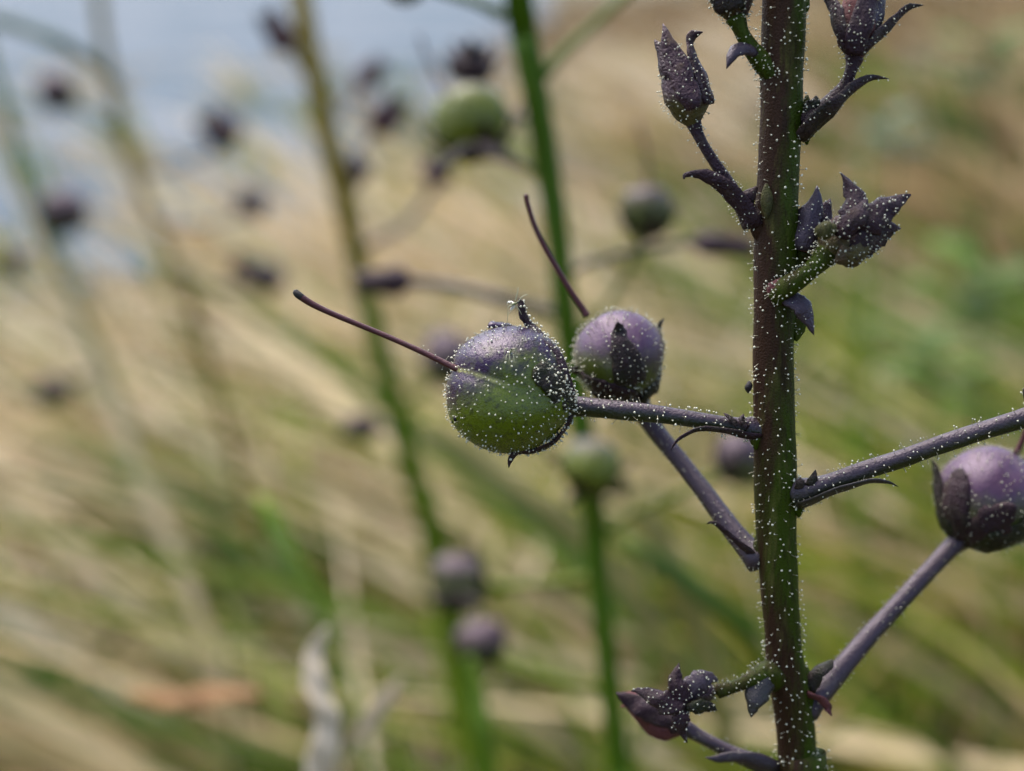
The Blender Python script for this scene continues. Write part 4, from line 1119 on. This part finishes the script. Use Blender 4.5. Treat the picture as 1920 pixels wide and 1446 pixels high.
# ---------------------------------------------------------------- single leaves and blades that stand out
M_DRYL = leafmat('pale dead leaf', [(0.46, 0.36, 0.23), (0.64, 0.53, 0.38)], 0.6, 0.2)
M_RUST = leafmat('rusty dead leaf', [(0.16, 0.075, 0.022), (0.24, 0.115, 0.038)], 0.6, 0.2)
M_LEAFG = leafmat('fresh green leaf', [(0.05, 0.10, 0.006), (0.17, 0.27, 0.018)], 0.5, 0.25)
M_LEAFB = leafmat('blue green leaf', [(0.035, 0.075, 0.03), (0.06, 0.11, 0.05)], 0.5, 0.2)
M_OLIVE = leafmat('yellowing leaf', [(0.24, 0.21, 0.05), (0.36, 0.31, 0.11)], 0.55, 0.3)

def single(name, label, cat, pts, wpx, mat, face=V3(0, 0.3, 1), pig=0.5, cup=0.3, group=None, n=16, wave=0.06):
    z = pts[0][2]
    p = PP(pts)
    end = p[-1] if p[-1][2] < p[0][2] else p[0]
    V, F = blade_geo(p, [q * z / FPX for q in wpx], 0.014, face, n, 8, cup, wave)
    o = mk(name, V, F, mat, None, np.array(end), pig)
    return tag(o, label, cat, group)

single('dead_leaf', 'pale bleached dead leaf curling upright at the bottom', 'leaf', [(612, 1172, 14.7), (588, 1225, 14.7), (592, 1290, 14.6), (612, 1350, 14.6), (606, 1420, 14.6), (585, 1500, 14.7), (575, 1650, 15.3)], [8, 34, 40, 46, 56, 52, 20], M_DRYL, V3(0.4, 0.1, 1), 0.8, 0.12, None, 30, 0.14)
single('dead_leaf', 'small pale dead leaf tip leaning right beside the bleached upright leaf', 'leaf', [(752, 1268, 17), (728, 1300, 17), (700, 1338, 17), (668, 1378, 17), (640, 1440, 17.1), (610, 1560, 17.3)], [8, 30, 36, 22, 8, 8], M_DRYL, V3(0.2, 0.3, 1), 0.1, 0.1, None, 24, 0.12)
single('dead_leaf', 'rusty orange dead leaf lying level in the lower left grass', 'leaf', [(240, 1300, 21), (300, 1308, 21), (370, 1305, 21), (430, 1300, 21), (490, 1300, 21)], [18, 38, 42, 40, 14], M_RUST, V3(0, 0.8, 0.6), 0.6)
single('grass_blade', 'bright green grass blade leaning left below the middle', 'grass blade', [(490, 930, 22), (525, 985, 22), (560, 1050, 22.2), (595, 1120, 22.5), (650, 1260, 23), (700, 1500, 24)], [26, 44, 50, 46, 40, 30], M_LEAFG, V3(0.2, 0.9, 0.5), pig=1.0)
single('grass_blade', 'dark green blade slanting down behind the thin pedicel', 'grass blade', [(1170, 1010, 20), (1240, 1055, 20), (1310, 1105, 20.2), (1380, 1165, 20.5), (1440, 1240, 21), (1500, 1400, 22)], [16, 34, 40, 36, 30, 24], M_LEAFG, pig=0.1)
single('grass_blade', 'green upright blade at the bottom under the small blurred capsules', 'grass blade', [(880, 1230, 18), (892, 1300, 18), (905, 1380, 18), (915, 1470, 18.2), (930, 1650, 18.6)], [18, 34, 38, 38, 30], M_LEAFG, pig=0.7)
single('grass_blade', 'long yellow blade slanting across below the focused capsule', 'grass blade', [(790, 780, 24), (880, 850, 24), (990, 930, 24.2), (1080, 1000, 24.5), (1180, 1110, 25), (1300, 1300, 26)], [20, 46, 54, 50, 44, 30], M_OLIVE, pig=0.7)
single('grass_blade', 'wide yellowish blade to the right of the green stalk foot', 'grass blade', [(1170, 900, 22), (1240, 1010, 22), (1290, 1120, 22.2), (1330, 1240, 22.5), (1370, 1420, 23)], [20, 56, 60, 50, 40], M_OLIVE, pig=0.4)
single('grass_blade', 'grey green blade crossing the upper left corner', 'grass blade', [(-60, 20, 26), (20, 45, 26), (110, 78, 26.2), (180, 120, 26.5), (235, 165, 27)], [14, 24, 26, 20, 6], M_LEAFB, pig=0.3)
for i_, (x_, y_, z_, s_, lab) in enumerate([(1855, 75, 60, 120, 'green leafy weed in the upper right corner'), (1675, 228, 55, 95, 'blue green leaf clump right of the top bract'),
                                       
                                       
                                       (1840, 500, 60, 150, 'bright green leafy weed at the right edge'), (1750, 640, 52, 130, 'green leafy weed right of the hanging bract')]):
    o_ = P(x_, y_ + s_, z_)
    t_ = thing('leafy_weed', lab, 'weed', o_, 'low weeds in the grass')
    mat = M_LEAFB if 'blue' in lab else M_LEAFG
    k = z_ / FPX * s_
    gz = float(ground_h(np.array(o_[0]), np.array(o_[1])))
    V, F = tube_geo([np.array([o_[0] + 0.3 * k, o_[1] + 0.2, gz - 0.2]), o_ * 0.5 + np.array([o_[0] + .2 * k, o_[1], gz]) * 0.5, o_, P(x_, y_, z_)], [0.1, 0.09, 0.07, 0.04], 16, 6)
    mk('stem', V, F, M_STEMG, t_, o_, 0.3)
    for q in range(7):
        an = q * 2.4 + i_
        hgt = 1 - q / 7
        b1 = o_ * (1 - hgt) + P(x_, y_, z_) * hgt
        dr = np.array([math.cos(an), math.sin(an), 0.45])
        pts = [b1, b1 + dr * k * 0.35, b1 + dr * k * 0.7 + [0, 0, -0.05 * k], b1 + dr * k * 1.0 + [0, 0, -0.3 * k]]
        V, F = blade_geo(pts, [0.1 * k, 0.5 * k, 0.45 * k, 0.02], 0.03, np.array([0, 0, 1.0]), 10, 8, 0.2, 0.05)
        mk('leaf', V, F, mat, t_, o_, 0.35 * rng.random())
